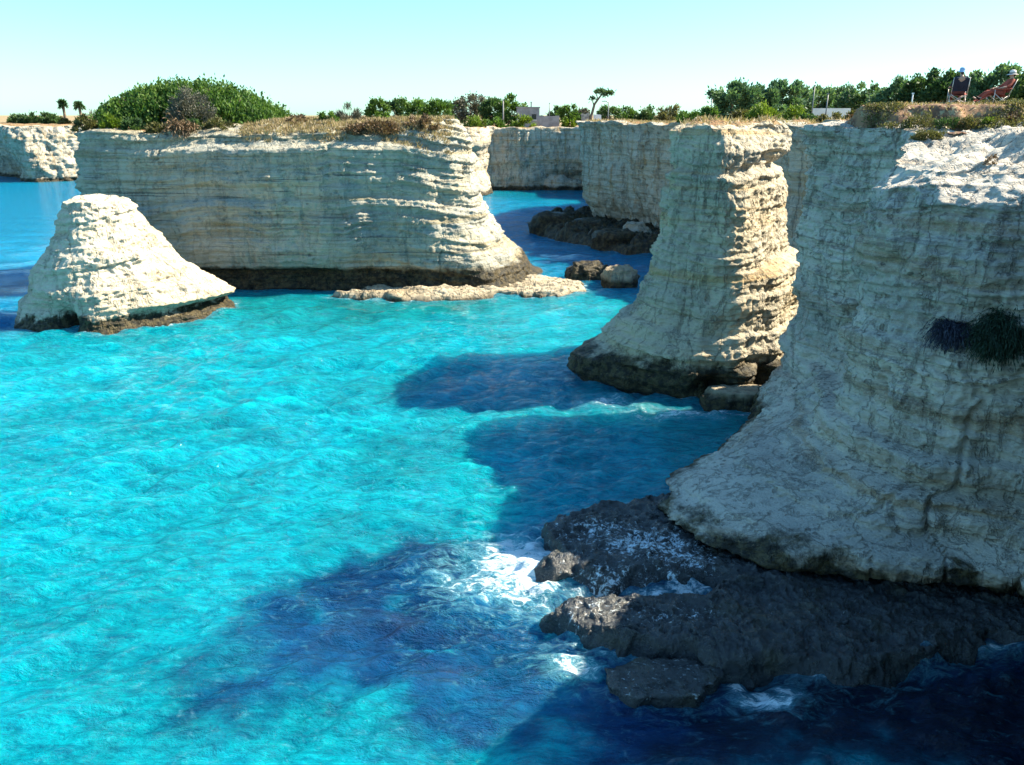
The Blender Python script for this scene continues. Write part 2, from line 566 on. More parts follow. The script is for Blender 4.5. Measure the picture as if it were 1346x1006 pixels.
# ---- low sunlit rock in front of it
secB = [
    (-1.5, [(-36, 57), (-34, 52.4), (-28, 51.6), (-23.2, 55.4), (-20.6, 60.2), (-22.5, 64), (-28, 64.5), (-34, 61)]),
    (0.0, [(-35.4, 57), (-33.4, 53.2), (-28, 52.5), (-23.8, 56), (-21.4, 60), (-23, 63), (-28, 63), (-33, 60)]),
    (0.7, [(-35.2, 57), (-33.3, 53.5), (-28, 52.8), (-24.1, 56.2), (-22.0, 60), (-23.4, 62.6), (-28, 63), (-33, 60)]),
    (1.5, [(-34.8, 57), (-33.3, 53.6), (-28.2, 52.8), (-23.7, 55.8), (-21.2, 60.1), (-23, 62.6), (-28, 62.8), (-33, 60)]),
    (1.9, [(-34.5, 57.1), (-33.1, 53.9), (-28.3, 53.0), (-24.1, 55.9), (-22.0, 60), (-23.4, 62.4), (-28, 62.6), (-32.8, 60)]),
    (2.6, [(-34.2, 57.3), (-32.9, 54.3), (-28.4, 53.3), (-24.4, 56), (-22.5, 60), (-24, 62.2), (-28, 62.4), (-32.6, 60)]),
    (3.0, [(-34.0, 57.4), (-32.8, 54.5), (-28.6, 53.7), (-25.1, 56.3), (-23.5, 59.8), (-24.6, 62), (-28, 62.2), (-32.4, 60.3)]),
    (4.2, [(-33.2, 57.6), (-32.3, 55.0), (-28.9, 54.2), (-25.9, 56.5), (-24.9, 59.6), (-25.6, 61.6), (-28.2, 61.8), (-32.0, 60.4)]),
    (5.6, [(-32.4, 58), (-31.8, 55.8), (-29.2, 54.9), (-26.8, 56.8), (-26.0, 59.2), (-26.4, 61), (-28.6, 61.4), (-31.6, 60.5)]),
    (7.2, [(-31.9, 58.2), (-31.5, 56.6), (-29.3, 55.7), (-27.4, 57), (-26.9, 58.8), (-27.1, 60.4), (-28.9, 60.8), (-31.3, 60.3)]),
    (8.2, [(-31.6, 58.4), (-31.2, 57.1), (-29.4, 56.3), (-27.9, 57.3), (-27.4, 58.7), (-27.6, 60.0), (-29.1, 60.5), (-31.1, 60.1)]),
]
stackB = cliff('sea_rock', secB, 0.07, 0.09, ((-29.6, 58.6), (-28.8, 58.5)), M['rock_white'], seed=11, fis=0.0, bed=0.22, low=0.3, med=0.2, fin=0.09, ztop=[8.4, 8.4, 8.3, 7.8, 7.6, 7.7, 8.1, 8.3], bedf=1.4, cont=0.7, contv=0.4, dents=[((-30.2, 52.9, 0.5), (0.7, 1.6, 0.95), 2.2), ((-32.6, 53.5, 1.5), (0.9, 1.2, 0.25), 0.5), ((-22.6, 58.6, 0.75), (2.5, 2.5, 0.35), 0.8), ((-25, 56.2, 1.9), (1.2, 1, 0.25), 0.4)],
               dens=[1, 1, 1, 1, 1, 0.4, 0.4, 0.6], soil_from=50, cap_rings=14, cap_drop=0.1, top_noise=0.25)
tag(stackB, 'low cone of sunlit white limestone standing before the big stack', 'sea rock')

# ---- tower right of centre
secC = [
    (-1.5, [(2.2, 42.8), (8.4, 38.4), (11.8, 38.2), (15.7, 40.7), (18.45, 46.9), (17.4, 51.6), (11, 52), (4, 47)]),
    (0.0, [(3.6, 42.8), (8.6, 39.6), (11.8, 39.2), (15.3, 41.4), (17.65, 46.9), (16.799999999999997, 51.0), (11, 51.4), (5, 46.5)]),
    (0.7, [(3.5, 42.6), (8.4, 39.3), (11.9, 39.1), (15.1, 41.3), (17.55, 46.9), (16.799999999999997, 51.0), (11, 51.2), (5, 46.5)]),
    (1.5, [(3.9, 42.6), (8.0, 39.0), (12.0, 38.7), (15.1, 41.1), (17.55, 46.9), (16.799999999999997, 51.0), (11, 51), (5.2, 46.5)]),
    (2.1, [(5.1, 43), (8.0, 39.8), (11.9, 39.3), (15.0, 42.0), (17.45, 46.9), (16.599999999999998, 50.8), (11, 51), (6, 46.5)]),
    (3.0, [(6.0, 43), (8.2, 40.2), (11.8, 39.5), (15.0, 42.5), (17.45, 47.1), (16.4, 50.8), (11, 50.8), (6.8, 46.4)]),
    (4.2, [(6.8, 43), (8.6, 40.6), (11.8, 39.6), (15.0, 42.8), (17.35, 47.1), (16.4, 50.6), (11, 50.6), (7.5, 46.3)]),
    (6.1, [(7.6, 43), (8.9, 41), (11.5, 39.9), (14.8, 43.1), (17.05, 47.3), (15.9, 50.6), (11, 50.3), (8.2, 46.2)]),
    (6.7, [(7.8, 43), (9.0, 41), (11.3, 40.1), (13.8, 43.3), (15.95, 47.4), (15.4, 50.4), (11, 50.2), (8.4, 46.2)]),
    (8.5, [(8.0, 43), (9.1, 41.2), (11.1, 40.2), (13.6, 43.4), (15.65, 47.4), (15.0, 50.2), (11.2, 50.1), (8.6, 46.1)]),
    (10.8, [(8.2, 43), (9.2, 41.3), (10.9, 40.4), (13.4, 43.4), (15.55, 47.3), (15.0, 50.1), (11.4, 50), (8.7, 46)]),
    (11.6, [(8.2, 43), (9.2, 41.4), (10.7, 40.6), (13.0, 43.5), (14.95, 47.3), (14.700000000000001, 50.0), (11.4, 50), (8.7, 46)]),
    (12.3, [(8.2, 43), (9.2, 41.4), (10.6, 40.4), (13.4, 43.3), (15.75, 47.2), (15.0, 50.0), (11.4, 50), (8.7, 46)]),
    (13.5, [(8.3, 43.1), (9.2, 41.8), (10.7, 41.1), (13.1, 43.9), (15.55, 47.2), (14.8, 50.0), (11.4, 49.9), (8.8, 46)]),
]
stackC = cliff('sea_stack', secC, 0.06, 0.07, ((10, 44.6), (13, 44.6)), M['rock_tower'], seed=23, bed=0.34, low=0.22, med=0.18, fin=0.08, pit=0.06, bedf=0.95, cont=0.8, contv=0.4, dents=[((10.4, 38.9, 0.7), (0.8, 1.6, 0.7), 1.3), ((13.4, 39.6, 1.1), (0.7, 1.4, 0.7), 1.3), ((6.2, 40.6, 1.3), (1.2, 1.0, 0.3), 0.5)],
               dens=[1, 1, 1, 1, 0.6, 0.3, 0.3, 0.5], soil_from=0.9, ztop=[13.2, 13.4, 13.5, 13.4, 13.3, 13.5, 13.6, 13.4], cap_rings=26, cap_drop=-0.15)
tag(stackC, 'narrow limestone tower, sunlit on one side, flaring to a dark wet base', 'sea stack')

# ---- near cliff on the right; its unseen near end is shaped to shade ledge and water
BK = [(46, -8), (46, 44), (28, 41.5)]
secD = [
    (-1.0, [(18.5, 39.6), (13.2, 38), (11.2, 34), (8.4, 30.2), (5.3, 27.0), (5.2, 24.5), (7.9, 22.2), (12.4, 21.2), (15.2, 18.7), (12.6, 13.5), (11.0, 4.0)] + BK),
    (0.5, [(18.5, 39.6), (13.0, 38), (11.0, 34), (8.6, 30.2), (5.7, 26.9), (5.8, 24.8), (8.4, 22.5), (12.5, 21.5), (15.16, 18.7), (12.54, 13.5), (10.98, 4.0)] + BK),
    (1.0, [(18.5, 39.6), (13.0, 38), (11.2, 33.8), (8.6, 30.1), (5.5, 26.8), (5.6, 24.4), (8.3, 22.0), (12.4, 20.9), (15.12, 18.7), (12.48, 13.5), (10.96, 4.0)] + BK),
    (1.6, [(18.5, 39.6), (13.2, 38), (11.8, 33.8), (9.72, 30.3), (7.0, 27.0), (7.3, 24.6), (9.44, 22.1), (12.9, 20.9), (15.08, 18.7), (12.41, 13.5), (10.93, 4.0)] + BK),
    (2.0, [(18.5, 39.6), (13.3, 38), (12.4, 33.9), (10.72, 30.6), (8.6, 27.3), (9.2, 25.2), (11.04, 22.9), (14.0, 21.6), (15.05, 18.7), (12.37, 13.5), (10.92, 4.0)] + BK),
    (2.5, [(18.5, 39.6), (13.4, 38), (13.05, 34), (11.9, 30.9), (10.15, 27.4), (10.55, 25.2), (11.95, 22.8), (14.4, 21.4), (15.01, 18.7), (12.31, 13.5), (10.9, 4.0)] + BK),
    (2.9, [(18.5, 39.6), (13.4, 38), (13.25, 34), (12.5, 31.1), (10.95, 27.5), (11.05, 25.1), (12.35, 22.7), (14.8, 21.3), (14.98, 18.7), (12.26, 13.5), (10.88, 4.0)] + BK),
    (3.2, [(18.5, 39.6), (13.4, 38), (13.45, 34), (13.1, 31.3), (11.45, 27.7), (11.65, 25.5), (13.05, 23.2), (15.3, 21.8), (14.96, 18.7), (12.23, 13.5), (10.87, 4.0)] + BK),
    (4.2, [(18.5, 39.6), (13.4, 38), (13.55, 34.2), (13.8, 31.5), (11.75, 27.7), (11.95, 25.4), (13.35, 23.1), (15.6, 21.8), (14.88, 18.7), (12.11, 13.5), (10.82, 4.0)] + BK),
    (5.6, [(18.5, 39.6), (13.4, 38), (13.55, 34.2), (14.4, 31.6), (11.85, 27.6), (12.05, 25.2), (13.45, 23.1), (15.7, 21.8), (14.78, 18.7), (11.95, 13.5), (10.77, 4.0)] + BK),
    (6.4, [(18.5, 39.6), (13.4, 38), (13.55, 34.2), (14.7, 31.7), (11.95, 27.6), (12.25, 25.3), (13.65, 23.2), (15.9, 21.9), (14.72, 18.7), (11.85, 13.5), (10.73, 4.0)] + BK),
    (7.0, [(18.5, 39.6), (13.4, 38), (13.55, 34.2), (14.62, 31.7), (12.3, 28.0), (12.6, 25.7), (14.04, 23.7), (16.4, 22.4), (14.67, 18.7), (11.78, 13.5), (10.71, 4.0)] + BK),
    (9.0, [(18.5, 39.6), (13.4, 38), (13.65, 34.2), (14.82, 31.7), (12.6, 28.1), (12.9, 25.9), (14.34, 23.9), (16.6, 22.6), (14.52, 18.7), (11.55, 13.5), (10.62, 4.0)] + BK),
    (11.2, [(18.5, 39.6), (13.4, 38), (13.75, 34.2), (14.7, 31.7), (12.4, 28.2), (12.7, 26.1), (14.3, 24.2), (16.8, 22.9), (14.36, 18.7), (11.29, 13.5), (10.53, 4.0)] + BK),
    (12.4, [(18.5, 39.6), (13.4, 38), (13.85, 34.2), (14.9, 31.7), (12.5, 28.3), (12.9, 26.3), (14.6, 24.5), (17.1, 23.2), (14.3, 18.7), (11.2, 13.5), (10.5, 4.0)] + BK),
    (13.2, [(18.5, 39.6), (13.6, 38), (14.05, 34.3), (15.1, 31.7), (13.3, 28.7), (13.7, 27.0), (15.3, 25.4), (17.8, 24.2), (14.3, 18.7), (11.2, 13.5), (10.5, 4.0)] + BK),
]
cliffD = cliff('cliff', secD, 0.05, 0.06, ((24, 35), (25, 28)), M['rock_near'], seed=37, bed=0.34, low=0.28, med=0.22, fin=0.10, pit=0.08, cont=0.75, contv=0.5, fis=0.4,
               dens=[0.4, 1, 1, 1, 1, 1, 1, 0.9, 0.25, 0.15, 0.08, 0.05, 0.06, 0.1], soil_from=60, cap_rings=70, cap_drop=-1.0, cap_zp=2.0, cap_amp=0.28, cap_pow=1.6,
               ztop=[13.7, 13.6, 13.5, 13.3, 12.55, 12.3, 12.3, 12.3, 12.2, 12.4, 12.4, 12.6, 13.8, 13.8], bedf=1.35)
tag(cliffD, 'tall pitted limestone cliff, shaded wall and white sunlit top, rising from a dark ledge', 'cliff', kind='structure')

# ---- middle cliff, cove wall, far headland
secF = []
polyF = [(38, 49), (27.5, 56), (23.2, 69), (20.5, 84), (17, 92), (13, 100.5), (9.6, 109), (12, 121), (20, 136), (40, 140), (60, 100), (60, 49)]
for z_, o_ in [(-1.5, 0.8), (0, 0.5), (0.8, 0.9), (2, 0.6), (3.4, 0.1), (7, 0), (10, -0.1), (12, -0.2), (13.2, -0.6)]:
    secF.append((z_, outward(polyF, [o_] * 4 + [o_ * 1.6] * 4 + [0] * 4)))
cliffF = cliff('cliff', secF, 0.14, 0.2, ((35, 60), (32, 115)), M['rock_far'], seed=41, bed=0.2, low=0.7, med=0.3, fin=0.1,
               dens=[0.8, 0.8, 0.6, 1, 1, 1, 1, 0.4, 0.1, 0.06, 0.06, 0.1], soil_from=1.2, cap_rings=24, cap_drop=0.5,
               ztop=[13.3, 13.3, 13.4, 13.2, 13.2, 13.2, 13.2, 13, 12.6, 13, 13, 13.2])
tag(cliffF, 'shaded limestone headland with ochre streaks behind the narrow tower', 'cliff', kind='structure')
secG = []
polyG = [(-45, 170), (-30, 158), (-15, 154.5), (-9.5, 151), (-6.4, 152.5), (-5.0, 158), (-3.6, 162), (3, 162.5), (9, 163), (13, 162), (17.5, 158), (22, 146), (60, 150), (60, 200), (-45, 200)]
wg = [0, 0, 0.4, 1, 1, 0.6, 0, 0, 0, 0, 0, 0, 0, 0, 0]
wc = [0, 0, 0, 0, 0, 0, 0, 0, 0.6, 1, 0.7, 0, 0, 0, 0]
for z_, fr, gb, cv in [(-1.5, 1, 1.6, 0), (0, 0.6, 1.4, -1.5), (1, 0.5, 1.2, -2.8), (2.4, 0.3, 0.5, -2.8), (3.8, 0, -0.6, -0.6), (6, 0, -1.4, 0), (8, 0, -0.4, 0), (8.6, 0, 0.5, 0), (10.5, 0, 0.3, 0), (11.8, -0.3, -0.2, 0)]:
    secG.append((z_, outward(polyG, [fr * (1 - a) + gb * a + cv * b for a, b in zip(wg, wc)])))
cliffG = cliff('cliff', secG, 0.2, 0.3, ((-20, 185), (40, 182)), M['rock_far'], seed=53, bed=0.25, low=0.35, med=0.25, fin=0.1,
               dens=[0.3, 0.6, 1, 1.2, 1.2, 1, 1, 1, 1, 1, 0.8, 0.3, 0.1, 0.1, 0.2], soil_from=1.5, cap_rings=20, cap_drop=0.5)
tag(cliffG, 'distant limestone wall closing the small cove below the house', 'cliff', kind='structure')
polyH = [(-150, 225), (-127, 203), (-116, 192), (-110.5, 184), (-105, 184), (-97, 190), (-84, 199), (-60, 214), (-60, 250), (-150, 260)]
secH = []
wh = [0, 0.3, 1, 1, 0, 0, 0, 0, 0, 0]
for z_, o_, u_ in [(-1.5, 2.2, 0.6), (0, 1.8, -1.4), (1.5, 1.6, -2.2), (3, 1.2, -1.8), (5.5, 0.6, -0.4), (9, 0, 0.3), (11.7, -1.2, 0)]:
    secH.append((z_, outward(polyH, [o_ * (1 - a) + u_ * a for a in wh])))
cliffH = cliff('cliff', secH, 0.2, 0.3, ((-130, 235), (-80, 235)), M['rock_far'], seed=67, bed=0.3, low=1.0, med=0.5, fin=0.15, pit=0.2,
               dens=[0.3, 1, 1, 1, 1, 1, 0.4, 0.1, 0.1, 0.1], soil_from=2, cap_rings=20, cap_drop=0.2)
tag(cliffH, 'far sunlit headland of ochre limestone beyond the big stack', 'cliff', kind='structure')


# ------------------------------------------------------------------ land behind the cliffs
def axis(*spans):
    out = []
    for a, b, n_ in spans:
        out += list(np.linspace(a, b, n_, endpoint=False))
    out.append(spans[-1][1])
    return np.array(out)


def grid_faces(nx_, ny_):
    idx = np.arange(nx_ * ny_).reshape(ny_, nx_)
    return np.stack([idx[:-1, :-1], idx[:-1, 1:], idx[1:, 1:], idx[1:, :-1]], -1).reshape(-1, 4)


gx = axis((-3000, -160, 20), (-160, 120, 170), (120, 3000, 30))
gy = axis((14, 240, 170), (240, 500, 40), (500, 5000, 30))
X, Y = np.meshgrid(gx, gy)
pp = np.stack([X.ravel(), Y.ravel(), np.zeros(X.size)], 1)
near = smooth(150, 100, pp[:, 1]) * smooth(5, 15, pp[:, 0])
gz = 11.35 + 1.65 * near + 0.18 * fbm(pp * 0.12, 4, 5) * smooth(400, 100, pp[:, 1]) + smooth(180, 600, pp[:, 1]) * 1.6
gz = gz + 0.9 * smooth(60, 90, pp[:, 0]) * smooth(300, 60, pp[:, 1])
land = [(-3000, 900), (-600, 420), (-150, 232), (-118, 206), (-95, 203), (-60, 220), (-45, 175), (-20, 164), (0, 168), (18, 165), (25, 138),
        (14, 112), (20, 96), (24, 84), (27, 70), (31, 58), (42, 51.5), (58, 51), (58, 20), (3000, 20), (3000, 5000), (-3000, 5000)]
inside = sdf_poly(pp[:, :2], land) > 0
fc = grid_faces(len(gx), len(gy))
fc = fc[inside[fc].sum(1) >= 3]
k = NT('dry coastal ground')
p_ = k.pos()
gc = k.mix(k.ss(0.4, 0.6, k.noise(p_, 0.22, 5)), c4(0.30, 0.18, 0.09), c4(0.16, 0.15, 0.06))
gc = k.mix(k.ss(0.45, 0.65, k.noise(p_, 1.5, 5)), gc, c4(0.36, 0.27, 0.14))
s_ = k.bsdf(Base_Color=gc, Roughness=0.95)
k.l(s_.outputs[0], k.out.inputs[0])
M['ground'] = k.m
pp[:, 2] = gz
ground = link('ground', mesh_from('ground', pp, fc), M['ground'])
tag(ground, kind='structure')
SOLIDS.append(BVHTree.FromPolygons([tuple(v) for v in pp.tolist()], fc.tolist()))

# ---- earth bank the two sitters are on
ex, ey = axis((13.0, 32, 190)), axis((29.5, 40, 110))
X, Y = np.meshgrid(ex, ey)
pp = np.stack([X.ravel(), Y.ravel(), np.zeros(X.size)], 1)
bank = sdf_poly(pp[:, :2], [(14.0, 35.4), (15.1, 33.2), (16.8, 31.9), (20, 31.1), (25, 30.2), (40, 28), (40, 45), (24, 42), (16, 38.5)])
bank = bank + 0.45 * fbm(pp * 0.8, 4, 8)
hh = 13.35 + 1.02 * smooth(-0.2, 0.9, bank) + 0.05 * fbm(pp * 1.5, 3, 9) + 0.03 * ridged(pp * 4, 3, 10)
pp[:, 2] = hh
fc = grid_faces(len(ex), len(ey))
keep = bank > -0.5
fc = fc[keep[fc].any(1)]
k = NT('red brown earth')
p_ = k.pos()
gc = k.mix(k.ss(0.4, 0.62, k.noise(p_, 1.4, 6, 0.65)), c4(0.13, 0.065, 0.04), c4(0.30, 0.17, 0.09))
gc = k.mix(k.ss(0.55, 0.68, k.noise(p_, 5, 4)), gc, c4(0.38, 0.30, 0.17))
b_ = k.n('ShaderNodeBump')
b_.inputs['Strength'].default_value = 0.7
b_.inputs['Distance'].default_value = 0.1
k.l(k.noise(p_, 6, 6, 0.7), b_.inputs['Height'])
s_ = k.bsdf(Base_Color=gc, Roughness=0.95, Normal=b_.outputs[0])
k.l(s_.outputs[0], k.out.inputs[0])
M['earth'] = k.m
earth = link('earth_bank', mesh_from('earth_bank', pp, fc), M['earth'])
tag(earth, 'low bank of reddish brown earth on top of the near cliff', 'bank', kind='structure')
SOLIDS.append(BVHTree.FromPolygons([tuple(v) for v in pp.tolist()], fc.tolist()))


# ------------------------------------------------------------------ rock ledges as height sheets with undercut rims
def ledge(name, poly, minus, top, res, mat, seed, foam_fn=None, rim=0.5, amp=0.2, tilt=None, terr=0.0):
    poly = np.array(poly)
    x0, y0 = poly.min(0) - 0.8
    x1, y1 = poly.max(0) + 0.8
    ax, ay = np.arange(x0, x1, res), np.arange(y0, y1, res)
    X, Y = np.meshgrid(ax, ay)
    pp = np.stack([X.ravel(), Y.ravel(), np.zeros(X.size)], 1)
    s = sdf_poly(pp[:, :2], poly) + 0.28 * fbm(pp * 0.9, 4, seed)
    for q in minus:
        s = np.minimum(s, -sdf_poly(pp[:, :2], q) + 0.15 * fbm(pp * 1.1, 3, seed + 3))
    base = top if tilt is None else top + tilt(pp)
    h = -0.9 + (base + 0.9) * smooth(-0.45, rim, s) ** 0.7
    inn = smooth(0, rim * 1.5, s)
    h = h + inn * amp * fbm(pp * [0.5, 0.8, 1], 6, seed + 7, 0.6) + (0.25 + inn) * 0.16 * amp * ridged(pp * 4.5, 4, seed + 9)
    h = h - inn * 0.35 * amp * smooth(0.15, 0.5, vn(pp * 1.3, seed + 13))
    if terr:
        q_ = h / terr + 0.6 * fbm(pp * 1.1, 3, seed + 31)
        h = h * 0.35 + 0.65 * terr * (np.floor(q_) + smooth(0.75, 1.0, q_ - np.floor(q_)) - 0.6 * fbm(pp * 1.1, 3, seed + 31)) 
        h = h - 0.05 * smooth(0.1, 0.5, vn(pp * 4.0, seed + 33)) + 0.035 * ridged(pp * 6.5, 3, seed + 34)
    pp[:, 2] = h
    off = 0.16 * np.stack([fbm(pp * [1.2, 1.2, 2], 3, seed + 15), fbm(pp * [1.2, 1.2, 2], 3, seed + 16)], 1)
    pp[:, :2] += off
    fc = grid_faces(len(ax), len(ay))
    fc = fc[(s > -0.5)[fc].any(1)]
    used = np.unique(fc)
    remap = np.full(len(pp), -1)
    remap[used] = np.arange(len(used))
    vs = pp[used]
    c = np.array([*poly.mean(0), 0.0])
    me = mesh_from(name, vs - c, remap[fc], True, {'soil': np.zeros(len(vs)), 'foam': foam_fn(vs) if foam_fn else np.zeros(len(vs))})
    o = link(name, me, mat, loc=c)
    WATERLINES.append(poly)
    SOLIDS.append(BVHTree.FromPolygons([tuple(v) for v in vs.tolist()], remap[fc].tolist()))
    return o


def wet_ledge_material():
    k = NT('wet ledge with foam')
    p = k.pos()
    mid = k.noise(p, 1.6, 6, 0.7)
    grain = k.noise(p, 7, 5, 0.7)
    col = k.mix(k.ss(0.38, 0.6, mid), c4(0.010, 0.014, 0.018), c4(0.027, 0.031, 0.033))
    col = k.mix(k.math('MULTIPLY', k.ss(0.55, 0.7, k.noise(p, 0.8, 4)), 0.6), col, c4(0.042, 0.038, 0.016))
    col = k.mix(k.math('MULTIPLY', k.ss(0.56, 0.7, grain), 0.5), col, c4(0.05, 0.047, 0.042))
    n1 = k.noise(k.pos((1.0, 1.7, 0.6)), 4.5, 7, 0.82, 0.6)
    n1 = k.math('ADD', k.math('MULTIPLY', k.math('SUBTRACT', n1, 0.5), 2.4), 0.5)
    ff = k.ss(1.0, 1.2, k.math('ADD', k.attr('foam'), n1))
    col = k.mix(ff, col, c4(0.75, 0.85, 0.90))
    b = k.n('ShaderNodeBump')
    b.inputs['Strength'].default_value = 1.0
    b.inputs['Distance'].default_value = 0.2
    k.l(k.math('ADD', mid, k.math('MULTIPLY', grain, 0.4)), b.inputs['Height'])
    s = k.bsdf(Base_Color=col, Roughness=k.math('ADD', 0.06, k.math('MULTIPLY', mid, 0.40)), Normal=b.outputs[0])
    s.inputs['Specular IOR Level'].default_value = 0.8
    k.l(s.outputs[0], k.out.inputs[0])
    return k.m


M['ledge'] = wet_ledge_material()
ZL = 0.6
LP = [P(x, y, ZL) for x, y in [(722, 690), (745, 668), (790, 658), (862, 650)]] + [np.array(q) for q in [(7, 29), (11, 28), (30, 26), (30, 13)]] + \
     [P(x, y, 0.3) for x, y in [(1346, 845), (1270, 852), (1190, 868), (1120, 884), (1040, 874), (960, 876), (880, 856), (800, 850), (740, 826), (718, 804)]] + \
     [P(x, y, 0.3) for x, y in [(720, 782), (716, 745), (726, 722)]]
CH = [P(x, y, 0.15) for x, y in [(640, 742), (720, 762), (790, 766), (850, 764), (910, 768), (955, 776), (925, 794), (850, 798), (780, 796), (715, 812), (640, 806)]]


def ledge_foam(v):
    f = np.full(len(v), -0.05)
    for px, py, sx, sy, w in [(790, 700, 60, 25, 0.50), (850, 715, 70, 22, 0.62), (905, 735, 40, 16, 0.55), (760, 735, 30, 20, 0.35), (800, 758, 90, 18, 0.52), (870, 760, 60, 12, 0.56),
                              (790, 800, 60, 14, 0.42), (880, 810, 110, 18, 0.36), (1000, 800, 60, 16, 0.22), (740, 815, 30, 12, 0.4), (1160, 800, 120, 20, 0.16)]:
        c = P(px, py, 0.6)
        ex = P(px + sx, py, 0.6)[0] - c[0]
        ey = c[1] - P(px, py + sy, 0.6)[1]
        f = np.maximum(f, (0.9 * w + 0.05) * np.exp(-((v[:, 0] - c[0]) / ex / 1.5) ** 2 - ((v[:, 1] - c[1]) / ey / 1.5) ** 2))
    return f


ledgeE = ledge('rock_ledge', LP, [CH], ZL, 0.05, M['ledge'], 71, ledge_foam, amp=0.16, rim=0.2, terr=0.13)
tag(ledgeE, 'dark wet rock ledge at the foot of the near cliff with foam running off it', 'rock ledge')
M['rock_pale'] = rock_material('pale low ledge', cream=(0.50, 0.43, 0.31), grey=(0.40, 0.33, 0.23), tan=(0.30, 0.23, 0.14), dark=(0.09, 0.075, 0.05), pit=0.8, tide=0.16, tide_soft=0.35, fine=0.8)
LA = [P(x, y, 0.25) for x, y in [(430, 388), (500, 376), (560, 366), (640, 358), (700, 364), (768, 370), (772, 380), (735, 388), (660, 385), (600, 391), (520, 392)]]
ledgeA = ledge('rock_ledge', LA, [], 0.42, 0.1, M['rock_pale'], 77, amp=0.22, rim=0.4)
tag(ledgeA, 'low pale rock ledge running out from the foot of the big stack', 'rock ledge')
LF = [P(x, y, 0.4) for x, y in [(697, 298), (706, 288), (740, 283), (790, 282)]] + [np.array((17, 97)), np.array((21, 84))] + [P(x, y, 0.2) for x, y in [(866, 333), (830, 332), (790, 326), (750, 318), (715, 310)]]
ledgeF = ledge('rock_ledge', LF, [], 1.1, 0.16, M['rock_wet'], 79, amp=0.7, rim=1.0)
tag(ledgeF, 'black rubble ledge below the shaded headland across the channel', 'rock ledge')


# ------------------------------------------------------------------ boulders
def boulder(name, loc, size, mat, seed, label=None, cat='boulder', group=None, rz=0.0, sub=5, amp=0.3, flat=0.0, soil=0, bed=0.06):
    bm = bmesh.new()
    bmesh.ops.create_icosphere(bm, subdivisions=sub, radius=1)
    bm.verts.ensure_lookup_table()
    v = np.array([x.co[:] for x in bm.verts])
    fs = np.array([[x.index for x in f.verts] for f in bm.faces])
    bm.free()
    n_ = v.copy()
    sz = np.array(size)
    pw = v * sz
    m_ = sz.mean()
    q = np.sign(v) * np.abs(v) ** 0.8
    q = q * sz
    dd = amp * m_ * (fbm(pw / m_ * 0.9 + seed, 3, seed) * 0.7 + 0.3 * ridged(pw / m_ * 2.4 + seed, 4, seed + 5))
    dd += bed * m_ * strata(pw[:, 2], seed, 3.5 / m_)
    q = q + n_ * dd[:, None]
    if flat:
        q[:, 2] = np.where(q[:, 2] > sz[2] * flat, sz[2] * flat + (q[:, 2] - sz[2] * flat) * 0.25, q[:, 2])
    c_, s_ = math.cos(rz), math.sin(rz)
    q[:, :2] = np.stack([q[:, 0] * c_ - q[:, 1] * s_, q[:, 0] * s_ + q[:, 1] * c_], 1)
    me = mesh_from(name, q, fs, True, {'soil': np.zeros(len(q)), 'foam': np.full(len(q), 0.3 if mat is M['ledge'] else 0.0) * (q[:, 2] > 0.2 * sz[2])})
    o = link(name, me, mat, loc=loc)
    if label:
        tag(o, label, cat, group)
    a = np.linspace(0, 2 * math.pi, 14, endpoint=False)
    if loc[2] < 2:
        WATERLINES.append(np.stack([loc[0] + size[0] * 0.9 * np.cos(a), loc[1] + size[1] * 0.9 * np.sin(a)], 1))
    return o


c = P(880, 920, 0)
M['rock_olive'] = rock_material('olive weedy rock', cream=(0.06, 0.058, 0.034), grey=(0.022, 0.023, 0.018), tan=(0.075, 0.06, 0.03), dark=(0.012, 0.011, 0.008), pit=0.9, tide=-3, tide_soft=0.1, fine=2.0, bump=1.0)
boulder('boulder', (c[0], c[1] + 0.5, 0.08), (1.3, 0.55, 0.42), M['ledge'], 6, 'low wet boulder just off the edge of the dark ledge', rz=0.1, flat=0.55, amp=0.5)
c = P(778, 368, 0)
boulder('boulder', (c[0] - 0.2, c[1] + 0.8, 0.25), (1.9, 1.3, 1.25), M['rock_wet'], 9, 'dark jagged boulder in the channel beside a paler one', rz=0.2, amp=0.45)
c = P(816, 378, 0)
M['rock_half'] = rock_material('half wet boulder', tide=0.75, tide_soft=0.35, cream=(0.40, 0.33, 0.23), grey=(0.30, 0.25, 0.18), pit=0.5)
boulder('boulder', (c[0], c[1] + 0.9, 0.25), (1.6, 1.2, 1.55), M['rock_half'], 14, 'boulder with a pale peak and black waterline in the channel', rz=-0.3, amp=0.4)
# lumps at the foot of the tower
c = P(985, 540, 0)
boulder('boulder', (c[0], c[1] + 0.75, 0.2), (2.0, 0.9, 0.95), M['rock_half'], 21, 'long low boulder with sunlit crest at the foot of the narrow tower', amp=0.32, flat=0.75, rz=0.03)
c = P(1050, 512, 0)
boulder('boulder', (c[0] + 0.3, c[1] + 0.6, 0.2), (1.0, 0.9, 0.9), M['rock_wet'], 22, 'dark boulder wedged between the tower and the near cliff', amp=0.3)
